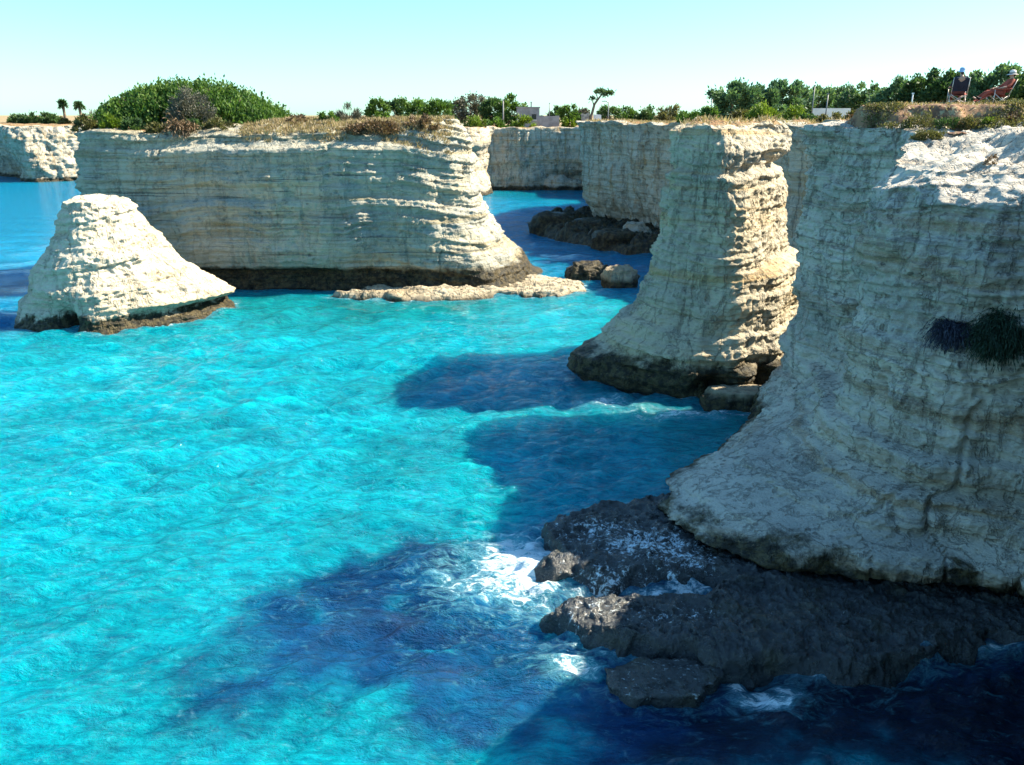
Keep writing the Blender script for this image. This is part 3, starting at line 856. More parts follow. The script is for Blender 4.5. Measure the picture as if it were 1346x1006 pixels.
# cove boulders
for (px, py, w_, h_, sd_, lab) in [(733, 250, 2.9, 2.2, 31, 'rounded grey boulder, biggest of three, at the mouth of the cave'),
                                  (753, 250, 2.1, 1.7, 32, 'rounded boulder between a bigger and a smaller one before the cave'),
                                  (768, 250, 1.8, 1.0, 33, 'smallest of three rounded boulders before the cave')]:
    c = P(px, py, 0)
    boulder('boulder', (c[0], c[1] + 1.5, 0.3), (w_, 2, h_), M['rock_far'], sd_, lab, sub=4, amp=0.2)
c = P(655, 247, 0)
boulder('boulder', (c[0], c[1] - 0.5, 0.3), (1.0, 0.9, 0.9), M['rock_white'], 35, 'small white boulder under the distant cove wall', sub=4, amp=0.25)
for (px, py, w_, h_, d_, sd_, lab) in [(725, 303, 3.0, 1.9, 2.0, 36, 'dark rounded boulder on the seaward tip of the black ledge'),
                                   (838, 318, 1.4, 2.1, 1.2, 37, 'upright grey block leaning at the foot of the shaded headland'),
                                   (775, 307, 2.6, 1.5, 2.0, 38, 'dark boulder in the middle of the black rubble ledge'),
                                   (810, 322, 2.4, 1.3, 1.5, 39, 'dark boulder on the black rubble ledge near the tower')]:
    c = P(px, py, 0.5)
    boulder('boulder', (c[0], c[1] + 1.0, 0.6), (w_, d_, h_), M['rock_far'] if sd_ == 37 else M['rock_wet'], sd_, lab, sub=4, amp=0.35)

# ------------------------------------------------------------------ sea
def sea():
    xs = list(np.arange(-26, 16, 0.12))
    st, x = 0.12, 16.0
    right = []
    while x < 3500:
        right.append(x)
        st *= 1.09
        x += st
    st, x = 0.12, -26.0
    left = []
    while x > -3500:
        st *= 1.05
        x -= st
        left.append(x)
    xs = np.array(left[::-1] + xs + right)
    ys, y = [], 6.0
    while y < 4500:
        ys.append(y)
        y += max(0.10, 0.10 * (y / 26.0) ** 1.6) if y < 300 else (y - 290) * 0.4 + 5
    ys = np.array(ys)
    X, Y = np.meshgrid(xs, ys)
    pp = np.stack([X.ravel(), Y.ravel(), np.zeros(X.size)], 1)
    px, py = pp[:, 0], pp[:, 1]
    gxs = np.gradient(xs)
    gys = np.gradient(ys)
    cell = np.maximum(np.tile(gxs, len(ys)), np.repeat(gys, len(xs)))
    rng = np.random.RandomState(4)
    wx = px + 1.2 * vn(pp * 0.13, 301) + 0.35 * vn(pp * 0.5, 302)
    wy = py + 1.2 * vn(pp * 0.13, 303) + 0.35 * vn(pp * 0.5, 304)
    z = np.zeros(len(pp))
    for i in range(46):
        lam = 0.5 * (6.0 / 0.5) ** (i / 45.0)
        th = rng.normal(math.radians(112), 0.62)
        kx, ky = math.cos(th) * 2 * math.pi / lam, math.sin(th) * 2 * math.pi / lam
        amp = 0.0195 * lam ** 0.45
        ph = kx * wx + ky * wy + rng.uniform(0, 6.28)
        sn = np.sin(ph)
        fade = np.clip((lam / np.maximum(cell, 1e-6) - 2.5) / 2.5, 0, 1)
        z += amp * fade * (sn + 0.35 * sn * sn * np.sign(sn))
    z *= 0.75 + 0.5 * vn(pp * 0.09, 311)
    # colour of the bottom showing through: sand, reef, deep water, with cast shadows painted in
    wp = pp.copy()
    wp[:, 0] += 1.5 * fbm(pp * 0.25, 3, 321) + 0.9 * fbm(pp * 0.9, 4, 322, 0.65)
    wp[:, 1] += 1.5 * fbm(pp * 0.25, 3, 323) + 0.9 * fbm(pp * 0.9, 4, 324, 0.65)
    sand = np.array([0.000, 0.240, 0.330])
    azure = np.array([0.000, 0.195, 0.365])
    blue = np.array([0.000, 0.098, 0.235])
    navy = np.array([0.000, 0.020, 0.085])
    teal = np.array([0.001, 0.120, 0.125])
    col = np.tile(sand, (len(pp), 1))

    def blend(m_, c_):
        nonlocal col
        col = col * (1 - m_[:, None]) + c_ * m_[:, None]

    def zone(poly_px, soft, grow=0.0):
        poly = [P(a, b, 0) for a, b in poly_px]
        return smooth(-soft, soft, sdf_poly(wp[:, :2], poly) + grow)
    blend(smooth(58, 80, wp[:, 1]) * 0.95, azure)
    blend(zone([(690, 372), (770, 384), (840, 384), (900, 330), (860, 335), (720, 306), (690, 290), (650, 300)], 5) * 0.6, blue)
    blend(zone([(620, 262), (680, 262), (760, 262), (760, 250), (620, 250)], 8) * 0.7, np.array([0, 0.155, 0.24]))
    blend(smooth(-27, -36, wp[:, 0]) * smooth(44, 56, wp[:, 1]) * 0.9, azure)
    blend(zone([(0, 345), (40, 370), (20, 430), (-60, 440), (-200, 380)], 3) * 0.8, blue)  # big stack's shadow on the water, painted as darker blue
    blend(zone([(300, 392), (620, 395), (700, 392), (560, 420), (380, 440), (310, 430)], 2.5) * 0.55, teal)
    blend(zone([(870, 560), (1050, 545), (1010, 580), (930, 610), (850, 620), (820, 590)], 1.6) * 0.3, np.array([0.0, 0.24, 0.24]))
    blend(zone([(250, 565), (420, 520), (560, 498), (740, 500), (760, 530), (690, 560), (560, 572), (420, 590), (300, 600)], 2.4) * 0.12, np.array([0.0, 0.060, 0.17]))  # faint painted band along the tower's cast shadow
    blend(zone([(735, 492), (760, 530), (900, 548), (1040, 552), (1040, 535), (760, 505)], 1.2) * 0.2, blue)
    reef_and_shade = [(655, 696), (560, 712), (470, 732), (370, 765), (275, 815), (250, 862), (300, 900), (420, 925), (520, 940), (640, 955), (760, 975), (900, 1060), (1700, 1060), (1500, 840), (900, 700), (740, 680)]  # dark reef together with the near cliff's shadow, both painted
    m1 = zone(reef_and_shade, 1.7)
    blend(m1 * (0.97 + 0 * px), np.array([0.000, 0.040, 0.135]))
    blend(zone([(640, 712), (480, 745), (400, 790), (460, 850), (600, 880), (800, 940), (1000, 960), (1700, 1060), (1500, 860), (1000, 880), (740, 760)], 1.8) * 0.75, navy)  # darker core of the same painted reef and shadow
    blend(zone([(1050, 900), (900, 960), (940, 1060), (1700, 1060), (1700, 880), (1346, 870), (1200, 885)], 1.2) * 0.8, np.array([0.0005, 0.006, 0.02]))  # cliff shade on the water below the ledge, painted near-black
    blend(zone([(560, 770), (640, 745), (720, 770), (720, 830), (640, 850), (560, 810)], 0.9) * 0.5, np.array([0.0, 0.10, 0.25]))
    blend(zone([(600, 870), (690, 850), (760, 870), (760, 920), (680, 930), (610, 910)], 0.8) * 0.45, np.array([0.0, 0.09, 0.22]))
    var = 1 + 0.20 * fbm(pp * [0.35, 0.5, 1], 4, 331) * smooth(120, 60, py)
    col = col * var[:, None]
    # foam
    foam = np.full(len(pp), -0.5)
    for wl in WATERLINES:
        lo, hi = wl.min(0) - 3, wl.max(0) + 3
        sel = np.where((px > lo[0]) & (px < hi[0]) & (py > lo[1]) & (py < hi[1]))[0]
        if len(sel) == 0:
            continue
        d = np.abs(sdf_poly(pp[sel][:, :2], wl)) if len(wl) < 400 else np.abs(sdf_poly(pp[sel][:, :2], wl[::3]))
        foam[sel] = np.maximum(foam[sel], 0.52 * np.exp(-d / 0.5) - 0.04)
    for cx_, cy_, sx, sy, w in [(690, 745, 80, 52, 0.92), (640, 765, 90, 34, 0.62), (660, 760, 120, 50, 0.45), (640, 772, 60, 22, 0.62), (700, 720, 26, 22, 0.6), (860, 783, 70, 12, 0.72), (905, 776, 45, 12, 0.75), (780, 783, 60, 12, 0.65), (752, 882, 50, 26, 0.72), (700, 870, 40, 14, 0.3),
                                (1010, 918, 70, 22, 0.74), (968, 898, 18, 14, 0.8), (1095, 892, 22, 10, 0.4), (800, 530, 70, 9, 0.62), (900, 544, 110, 9, 0.70), (1010, 545, 60, 8, 0.68), (660, 497, 110, 6, 0.30), (740, 490, 40, 5, 0.35),
                                (60, 436, 60, 3, 0.5), (150, 440, 60, 3, 0.36), (970, 575, 16, 4, 0.45), (730, 324, 60, 3, 0.32), (800, 330, 50, 3, 0.3), (560, 392, 90, 3, 0.2), (60, 238, 60, 2.5, 0.4), (800, 378, 40, 2.5, 0.4), (350, 800, 60, 10, 0.12), (480, 780, 200, 60, 0.05), (820, 985, 200, 30, 0.06)]:
        c_ = P(cx_, cy_, 0)
        exx = P(cx_ + sx, cy_, 0)[0] - c_[0]
        eyy = P(cx_, cy_ - sy, 0)[1] - c_[1]
        foam = np.maximum(foam, w * np.exp(-((px - c_[0]) / exx) ** 2 - ((py - c_[1]) / eyy) ** 2) - 0.04)
    z += 0.22 * np.clip(foam, 0, 1) * (0.4 + fbm(pp * 1.6, 4, 341)) * smooth(70, 30, py)
    pp[:, 2] = z
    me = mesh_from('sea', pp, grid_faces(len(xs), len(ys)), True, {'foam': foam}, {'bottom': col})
    k = NT('sea water')
    p = k.pos()
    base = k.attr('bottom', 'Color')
    n1 = k.noise(k.pos((0.55, 1.7, 1)), 2.2, 9, 0.80, 0.15)
    n1 = k.ss(0.32, 0.70, n1)
    base = k.mix(1.0, base, k.mix(n1, c4(0.44, 0.52, 0.62), c4(1.55, 1.45, 1.30)), 'MULTIPLY')  # light crests and dark troughs of the ripples painted into the colour
    n2 = k.noise(k.pos((0.8, 1.5, 1)), 2.0, 7, 0.74, 1.0)
    n2 = k.math('ADD', k.math('MULTIPLY', k.math('SUBTRACT', n2, 0.5), 1.9), 0.5)
    aer = k.ss(0.55, 1.15, k.math('ADD', k.attr('foam'), n2))
    base = k.mix(k.math('MULTIPLY', aer, 0.75), base, c4(0.10, 0.34, 0.44))
    ff = k.ss(0.98, 1.30, k.math('ADD', k.attr('foam'), n2))
    h = k.math('ADD', k.noise(k.pos((0.7, 1.4, 1)), 1.8, 6, 0.62, 0.4), k.math('MULTIPLY', k.noise(k.pos((0.7, 1.4, 1)), 5.5, 4, 0.65, 0.3), 0.30))
    b = k.n('ShaderNodeBump')
    b.inputs['Strength'].default_value = 1.0
    b.inputs['Distance'].default_value = 0.4
    k.l(h, b.inputs['Height'])
    w = k.bsdf(Base_Color=base, Roughness=0.06, Normal=b.outputs[0], IOR=1.33)
    w.inputs['Specular IOR Level'].default_value = 0.42
    w.inputs['Subsurface Weight'].default_value = 0.45
    w.inputs['Subsurface Radius'].default_value = (1.5, 18.0, 24.0)
    w.inputs['Subsurface Scale'].default_value = 1.0
    fo = k.bsdf(Base_Color=c4(0.78, 0.90, 0.94), Roughness=0.8, Normal=b.outputs[0])
    mx = k.n('ShaderNodeMixShader')
    k.l(ff, mx.inputs[0])
    k.l(w.outputs[0], mx.inputs[1])
    k.l(fo.outputs[0], mx.inputs[2])
    k.l(mx.outputs[0], k.out.inputs[0])
    o = link('sea', me, k.m)
    tag(o, kind='structure')


sea()

# ------------------------------------------------------------------ foliage
M['leaf_green'] = leaf_material('green leaves', (0.022, 0.055, 0.012), (0.075, 0.150, 0.028), (0.16, 0.25, 0.05))
M['leaf_dark'] = leaf_material('dark leaves', (0.016, 0.045, 0.020), (0.048, 0.100, 0.036), (0.12, 0.19, 0.065))
M['leaf_pine'] = leaf_material('pine needles', (0.024, 0.070, 0.046), (0.085, 0.165, 0.085), (0.20, 0.29, 0.13))
M['leaf_lime'] = leaf_material('lime leaves', (0.050, 0.095, 0.012), (0.130, 0.200, 0.025), (0.230, 0.290, 0.050))
M['leaf_grey'] = leaf_material('grey twigs', (0.045, 0.045, 0.036), (0.115, 0.112, 0.085), (0.20, 0.195, 0.15), 0.15)
M['leaf_olive'] = leaf_material('olive scrub', (0.035, 0.038, 0.014), (0.105, 0.105, 0.040), (0.210, 0.190, 0.085))
M['leaf_rust'] = leaf_material('dry brown scrub', (0.055, 0.034, 0.02), (0.155, 0.098, 0.055), (0.29, 0.20, 0.115), 0.2)
M['leaf_night'] = leaf_material('dark green hanging stems', (0.010, 0.022, 0.013), (0.022, 0.046, 0.028), (0.045, 0.080, 0.050), 0.15)
M['leaf_violet'] = leaf_material('dark violet hanging stems', (0.016, 0.019, 0.034), (0.040, 0.046, 0.075), (0.08, 0.088, 0.12), 0.15)
M['straw'] = leaf_material('dry grass blades', (0.19, 0.135, 0.075), (0.33, 0.255, 0.15), (0.46, 0.39, 0.26), 0.3)
M['bark'] = plain('bark', (0.16, 0.115, 0.08), 0.9, var=0.4, scale=3)
M['bark_grey'] = plain('grey bark', (0.24, 0.21, 0.18), 0.9, var=0.3, scale=3)


def leaf_quads(pos, dirs, length, width, tone, rng):
    """one pointed quad per leaf"""
    n = len(pos)
    d = dirs / (np.linalg.norm(dirs, axis=1, keepdims=True) + 1e-9)
    r = rng.normal(size=(n, 3))
    s = np.cross(d, r)
    s /= np.linalg.norm(s, axis=1, keepdims=True) + 1e-9
    L = (length * rng.uniform(0.6, 1.4, n))[:, None]
    W = (width * rng.uniform(0.6, 1.4, n))[:, None]
    V = np.stack([pos, pos + d * L * 0.45 + s * W * 0.5, pos + d * L, pos + d * L * 0.45 - s * W * 0.5], 1).reshape(-1, 3)
    return V, np.arange(4 * n).reshape(n, 4), np.repeat(np.clip(tone, 0, 1), 4)


def crown_points(rng, n_clump, n_leaf, size, dome=False, clump=0.28, shell=0.55, wob=0.25):
    """clump centres spread through an uneven ellipsoid, leaves gathered round them"""
    u = rng.normal(size=(n_clump, 3))
    u /= np.linalg.norm(u, axis=1, keepdims=True)
    if dome:
        u[:, 2] = np.abs(u[:, 2])
    rad = shell + (1 - shell) * rng.uniform(0, 1, n_clump) ** 0.6
    rad *= 1 + wob * vn(u * 1.7 + rng.uniform(0, 50), 3) * 1.6
    sz = np.array(size)
    c = u * rad[:, None] * sz
    tone_c = rng.uniform(0.1, 0.9, n_clump)
    i = rng.randint(0, n_clump, n_leaf)
    g = rng.normal(size=(n_leaf, 3)) * clump * sz.mean() * 0.5
    p = c[i] + g
    if dome:
        p[:, 2] = np.abs(p[:, 2])
    out = u[i] + 0.7 * rng.normal(size=(n_leaf, 3))
    tone = tone_c[i] * 0.65 + 0.35 * rng.uniform(0, 1, n_leaf)
    return p, out, tone, c


def tube(pts, radii, sides=7):
    pts = np.asarray(pts, float)
    V, F = [], []
    for i, p in enumerate(pts):
        t = pts[min(i + 1, len(pts) - 1)] - pts[max(i - 1, 0)]
        t /= np.linalg.norm(t) + 1e-9
        a = np.cross(t, [0.31, 0.92, 0.2])
        a /= np.linalg.norm(a)
        b = np.cross(t, a)
        for k_ in range(sides):
            th = 2 * math.pi * k_ / sides
            V.append(p + radii[i] * (math.cos(th) * a + math.sin(th) * b))
    for i in range(len(pts) - 1):
        for k_ in range(sides):
            q = (k_ + 1) % sides
            F.append((i * sides + k_, i * sides + q, (i + 1) * sides + q, (i + 1) * sides + k_))
    F.append(tuple(range(sides))[::-1])
    F.append(tuple((len(pts) - 1) * sides + k_ for k_ in range(sides)))
    return V, F


def join_tubes(parts):
    V, F = [], []
    for v, f in parts:
        o = len(V)
        V += [tuple(map(float, x)) for x in v]
        F += [tuple(i + o for i in q) for q in f]
    return V, F


def span(x0, x1, yt, yb, Yd):
    """world box of a thing seen between pixels at distance Yd: centre x, base z, width, height"""
    a, b = PD(x0, yb, Yd), PD(x1, yb, Yd)
    t = PD((x0 + x1) / 2, yt, Yd)
    return (a[0] + b[0]) / 2, a[2], b[0] - a[0], t[2] - a[2]


TREES = 'trees on the plateau'
SHRUBS = 'shrubs along the cliff tops'


def tree(x0, x1, yt, yb, Yd, mat, label, seed, name='tree', cat='tree', leaves=2600, group=TREES, leaf=0.42, clumps=34, trunk_h=0.25, crown_name='crown', wob=0.3, trunk_mat='bark', shell=0.5):
    rng = np.random.RandomState(seed)
    x, z, w, h = span(x0, x1, yt + 0.09 * (yb - yt), yb, Yd)
    zg = min(z, drop(x, Yd, z))
    h += z - zg
    z = zg
    root = empty(name, (x, Yd, z))
    tag(root, label, cat, group)
    th = h * trunk_h
    rz = (h - th) * 0.5
    cz = th + rz
    p, o, t, c = crown_points(rng, clumps, leaves, (w * 0.56, w * 0.46, rz), clump=0.30, shell=shell, wob=wob)
    V, F, tn = leaf_quads(p + [0, 0, cz], o + [0, 0, 0.4], leaf, leaf * 0.5, t, rng)
    link(crown_name, mesh_from(crown_name, V, F, False, {'tone': tn}), M[mat], root)
    lean = rng.uniform(-0.06, 0.06, 2) * h
    r0 = 0.05 * h * 0.6 + 0.05
    top = np.array([lean[0], lean[1], cz])
    parts = [tube([(0, 0, -0.3), top * [0.3, 0.3, 0.4], top], [r0, r0 * 0.75, r0 * 0.45])]
    for q in c[:7]:
        parts.append(tube([top * [0.5, 0.5, 0.6], (top * 0.5 + (q + [0, 0, cz]) * 0.5) + [0, 0, -0.1 * h], q * 0.92 + [0, 0, cz]], [r0 * 0.4, r0 * 0.3, r0 * 0.12], 5))
    v, f = join_tubes(parts)
    link('trunk', mesh_from('trunk', v, f), M[trunk_mat], root)
    return root


def shrub(x0, x1, yt, yb, Yd, mat, label, seed, name='shrub', cat='shrub', leaves=1500, leaf=0.25, group=SHRUBS, depth=0.7, up=0.6, clumps=26, wob=0.25, sink=0.15, fit=True, wid=0.45):
    rng = np.random.RandomState(seed)
    x, z, w, h = span(x0, x1, yt, yb, Yd)
    if fit:
        zg = drop(x, Yd, z)
        if abs(zg - z) < 2.5:
            h = max(0.25, h + z - zg)
            z = zg
    p, o, t, c = crown_points(rng, clumps, leaves, (w * 0.42, w * 0.42 * depth, h * 0.72), dome=True, clump=0.24, wob=wob)
    o[:, 2] = np.abs(o[:, 2]) * 0.5 + up
    V, F, tn = leaf_quads(p - [0, 0, sink], o, leaf, leaf * wid, t, rng)
    o_ = link(name, mesh_from(name, V, F, False, {'tone': tn}), M[mat], loc=(x, Yd, z))
    return tag(o_, label, cat, group)


# ---- the big green bush on the stack and what grows round it
rng = np.random.RandomState(2)
outline = np.array([(141, 150), (147, 138), (170, 122), (203, 110), (240, 103), (288, 106), (318, 117), (344, 131), (364, 142), (372, 149)], float)
bx = np.array([PD(a, b, 75)[0] for a, b in outline])
bz = np.array([PD(a, b, 75)[2] for a, b in outline])
nT = 1900
tx = rng.uniform(bx[0] + 0.2, bx[-1] - 0.2, nT)
hx = np.interp(tx, bx, bz) - 13.0
dep = rng.uniform(-1, 1, nT)
ty = 75.2 + dep * 4.4
hz = hx * np.sqrt(np.clip(1 - np.abs(dep) ** 2.4, 0.03, 1))
lev = np.where(rng.uniform(size=nT) < 0.72, rng.uniform(0.78, 1.0, nT), rng.uniform(0.15, 0.8, nT))
tz = 13.0 + hz * lev * (0.95 + 0.05 * rng.normal(size=nT))
tuft_tone = np.clip(0.45 + 0.3 * rng.normal(size=nT), 0, 1)
per = 26
i = np.repeat(np.arange(nT), per)
pos = np.stack([tx, ty, tz], 1)[i] + rng.normal(size=(nT * per, 3)) * [0.13, 0.13, 0.28] - [0, 0, 0.35]
drs = rng.normal(size=(nT * per, 3)) * [0.5, 0.5, 0.35] + [0, 0, 0.95]
V, F, tn = leaf_quads(pos, drs, 0.27, 0.15, tuft_tone[i] * 0.7 + 0.3 * rng.uniform(size=nT * per), rng)
root = empty('bush', (-28, 75, 13))
tag(root, 'huge dome of green bush growing on top of the wide sea stack', 'bush')
link('foliage', mesh_from('foliage', V - np.array([-28, 75, 13]), F, False, {'tone': tn}), M['leaf_green'], root)
parts = []
for q in range(26):
    a = rng.uniform(bx[0] + 2, bx[-1] - 2)
    hh_ = (np.interp(a, bx, bz) - 13) * 0.8
    b0 = np.array([a * 0.6 - 28 * 0.4 + 28, rng.uniform(-2, 2), -0.3])
    b1 = np.array([a + 28, rng.uniform(-3, 3), hh_])
    parts.append(tube([b0, b0 * 0.5 + b1 * 0.5 + rng.normal(size=3) * 0.3, b1], [0.11, 0.08, 0.03], 5))
v, f = join_tubes(parts)
link('stems', mesh_from('stems', v, f), M['bark'], root)

shrub(212, 290, 100, 156, 70.3, 'leaf_grey', 'round grey half-dead shrub in front of the huge green bush', 51, leaves=6500, leaf=0.24, clumps=60, depth=0.55, up=0.5, wid=0.28, wob=0.05)
shrub(133, 158, 147, 172, 69.6, 'leaf_lime', 'yellow-green shrub at the left foot of the huge green bush', 52, leaves=1300, leaf=0.3)
shrub(155, 190, 150, 172, 69.3, 'leaf_dark', 'dark shrub between the yellow-green one and the huge bush', 53, leaves=1500, leaf=0.28)
shrub(188, 228, 155, 170, 68.6, 'leaf_olive', 'low olive shrub at the cliff edge below the huge bush', 54, leaves=1300)
shrub(238, 268, 147, 166, 68.6, 'leaf_dark', 'small dark green shrub at the foot of the grey half-dead one', 55, leaves=1300, leaf=0.2)
shrub(262, 312, 149, 161, 69.0, 'leaf_olive', 'long low olive shrub at the right of the grey half-dead one', 56, leaves=1500, leaf=0.2)
shrub(96, 137, 148, 172, 70.5, 'leaf_olive', 'olive shrub sloping down to the left corner of the wide stack', 57, leaves=2200, leaf=0.24)
shrub(108, 146, 138, 160, 74, 'leaf_grey', 'grey bare shrub behind the yellow-green one', 58, leaves=1800, leaf=0.3, wid=0.2)
shrub(416, 452, 141, 153, 71.5, 'leaf_green', 'small green shrub near the middle of the wide stack', 59, leaves=1400, leaf=0.22)
shrub(436, 482, 135, 154, 73, 'leaf_grey', 'thin leafless grey shrub behind the small green one', 60, leaves=1300, leaf=0.5, wid=0.1, up=1.0)
shrub(372, 408, 145, 154, 70.5, 'leaf_rust', 'low brown scrub just right of the huge bush', 61, leaves=1000, leaf=0.2)
shrub(448, 528, 150, 172, 68.2, 'leaf_rust', 'wide dark brown mat of scrub at the right end of the wide stack', 62, leaves=4200, leaf=0.24, clumps=60, depth=0.5, up=0.3)
shrub(530, 575, 149, 166, 69, 'leaf_rust', 'reddish brown scrub at the far right rim of the wide stack', 63, leaves=1800, leaf=0.22)


def hanging(points, spread, n, length, mat, name, label, cat, seed, leaf_w=0.03, group=None, fall=1.0, bulge=0.25):
    """stems that spring from a wall and hang down, each a chain of narrow leaves"""
    rng = np.random.RandomState(seed)
    base, nrm = points
    Vs, Fs, Ts = [], [], []
    cnt = 0
    steps = 7
    a0 = np.array(base)[None] + rng.normal(size=(n, 3)) * np.array(spread)
    d = np.array(nrm)[None] * rng.uniform(0.5, 1.2, (n, 1)) + rng.normal(size=(n, 3)) * 0.55 + [0, 0, 0.35]
    p = a0
    L = length * rng.uniform(0.5, 1.1, n)
    tone = rng.uniform(0.1, 0.9, n)
    for s_ in range(steps):
        d = d + np.array([0, 0, -0.42 * fall]) + rng.normal(size=(n, 3)) * 0.12
        dn = d / np.linalg.norm(d, axis=1, keepdims=True)
        V, F, t = leaf_quads(p, dn, 1.0, leaf_w, tone * 0.7 + 0.3 * rng.uniform(size=n), rng)
        V = V.reshape(n, 4, 3)
        V = p[:, None] + (V - p[:, None]) * np.stack([np.ones(n)] * 4, 1)[..., None]
        step = (L / steps)[:, None]
        side = V[:, 1] - V[:, 3]
        V[:, 1] = p + dn * step * 0.6 + side * 0.5
        V[:, 3] = p + dn * step * 0.6 - side * 0.5
        V[:, 2] = p + dn * step * 1.5
        Vs.append(V.reshape(-1, 3))
        Fs.append(F + cnt)
        Ts.append(t)
        cnt += len(Vs[-1])
        p = p + dn * step
    V = np.vstack(Vs) - np.array(base)
    o = link(name, mesh_from(name, V, np.vstack(Fs), False, {'tone': np.concatenate(Ts)}), M[mat], loc=base)
    return tag(o, label, cat, group)


def wall_at(px, py):
    h = hit_px(px, py)
    return (np.array(h[0]), np.array(h[1]))


q, n_ = wall_at(237, 172)
hanging((q + [0, 0, 0.2], n_), (0.45, 0.12, 0.15), 280, 1.3, 'leaf_rust', 'shrub', 'dry reddish plant hanging over the edge under the grey half-dead shrub', 'shrub', 71, 0.09, SHRUBS)
q, n_ = wall_at(1316, 435)
n_ = np.array([-0.5, -0.85, 0.1])
hanging((q, n_), (0.26, 0.2, 0.24), 3600, 0.85, 'leaf_night', 'shrub', 'thick dark green tuft hanging on the shaded wall of the near cliff', 'shrub', 72, 0.03, 'tufts hanging on the near cliff')
q, n_ = wall_at(1252, 428)
n_ = np.array([-0.5, -0.85, 0.1])
hanging((q, n_), (0.20, 0.16, 0.08), 1300, 0.85, 'leaf_violet', 'shrub', 'ragged violet-dark tuft hanging on the shaded cliff beside a thicker green one', 'shrub', 73, 0.025, 'tufts hanging on the near cliff')

# ---- on the near cliff
for (x0, x1, yt, yb, Yd, mat, lab, sd_, lv) in [
        (1190, 1246, 166, 183, 30.9, 'leaf_olive', 'olive cushion shrub alone on the white rock below the earth bank', 81, 2600),
        (1182, 1232, 143, 163, 32.3, 'leaf_olive', 'olive shrub at the left end of the earth bank', 82, 2200),
        (1228, 1262, 146, 163, 32.0, 'leaf_dark', 'dark shrub on the earth bank below the dark-backed chair', 83, 1500),
        (1258, 1292, 146, 164, 31.8, 'leaf_olive', 'olive shrub on the earth bank between the two chairs', 84, 1600),
        (1286, 1318, 152, 166, 31.5, 'leaf_lime', 'small yellow-green shrub at the foot of the bank below the reclining sitter', 85, 1300),
        (1312, 1350, 146, 165, 31.3, 'leaf_rust', 'brown shrub on the earth bank at the very right', 86, 1600),
        (1296, 1314, 197, 201, 26.5, 'leaf_rust', 'small dry brown tuft in a hollow of the white rock', 87, 260)]:
    shrub(x0, x1, yt, yb, Yd, mat, lab, sd_, leaves=lv, leaf=0.075, depth=0.6, clumps=60, sink=0.06)
shrub(1108, 1134, 146, 161, 37.2, 'leaf_rust', 'reddish dry shrub at the left edge of the near cliff top', 89, leaves=500, leaf=0.14)

# ---- shrubs and trees behind the tower and the headland
for (x0, x1, yt, yb, Yd, mat, lab, sd_, lv) in [
        (882, 932, 138, 166, 88, 'leaf_green', 'rounded green bush at the edge of the shaded headland', 101, 3600),
        (918, 946, 132, 160, 84, 'leaf_green', 'light green bush between the rounded edge bush and the tall pine', 102, 1800),
        (955, 990, 136, 164, 90, 'leaf_olive', 'scruffy olive bush on the bank right behind the narrow tower', 103, 2200),
        (980, 1030, 128, 160, 86, 'leaf_lime', 'lime-green bush behind the narrow tower', 104, 3400),
        (1022, 1068, 131, 160, 82, 'leaf_lime', 'rounder lime-green bush beside the first light pole', 105, 3200),
        (1036, 1082, 148, 166, 76, 'leaf_dark', 'dark low mound of scrub between the tower and the near cliff', 106, 2600),
        (1070, 1112, 146, 162, 72, 'leaf_olive', 'low olive scrub in front of the long white wall', 107, 1800),
        (1104, 1146, 138, 162, 72, 'leaf_olive', 'olive and yellow scrub left of the earth bank', 108, 2000),
        (1150, 1182, 126, 155, 74, 'leaf_lime', 'yellow-green bush behind the left end of the earth bank', 109, 2000)]:
    shrub(x0, x1, yt, yb, Yd, mat, lab, sd_, leaves=int(lv * 1.3), leaf=0.26, clumps=44, group='bushes behind the cliffs')

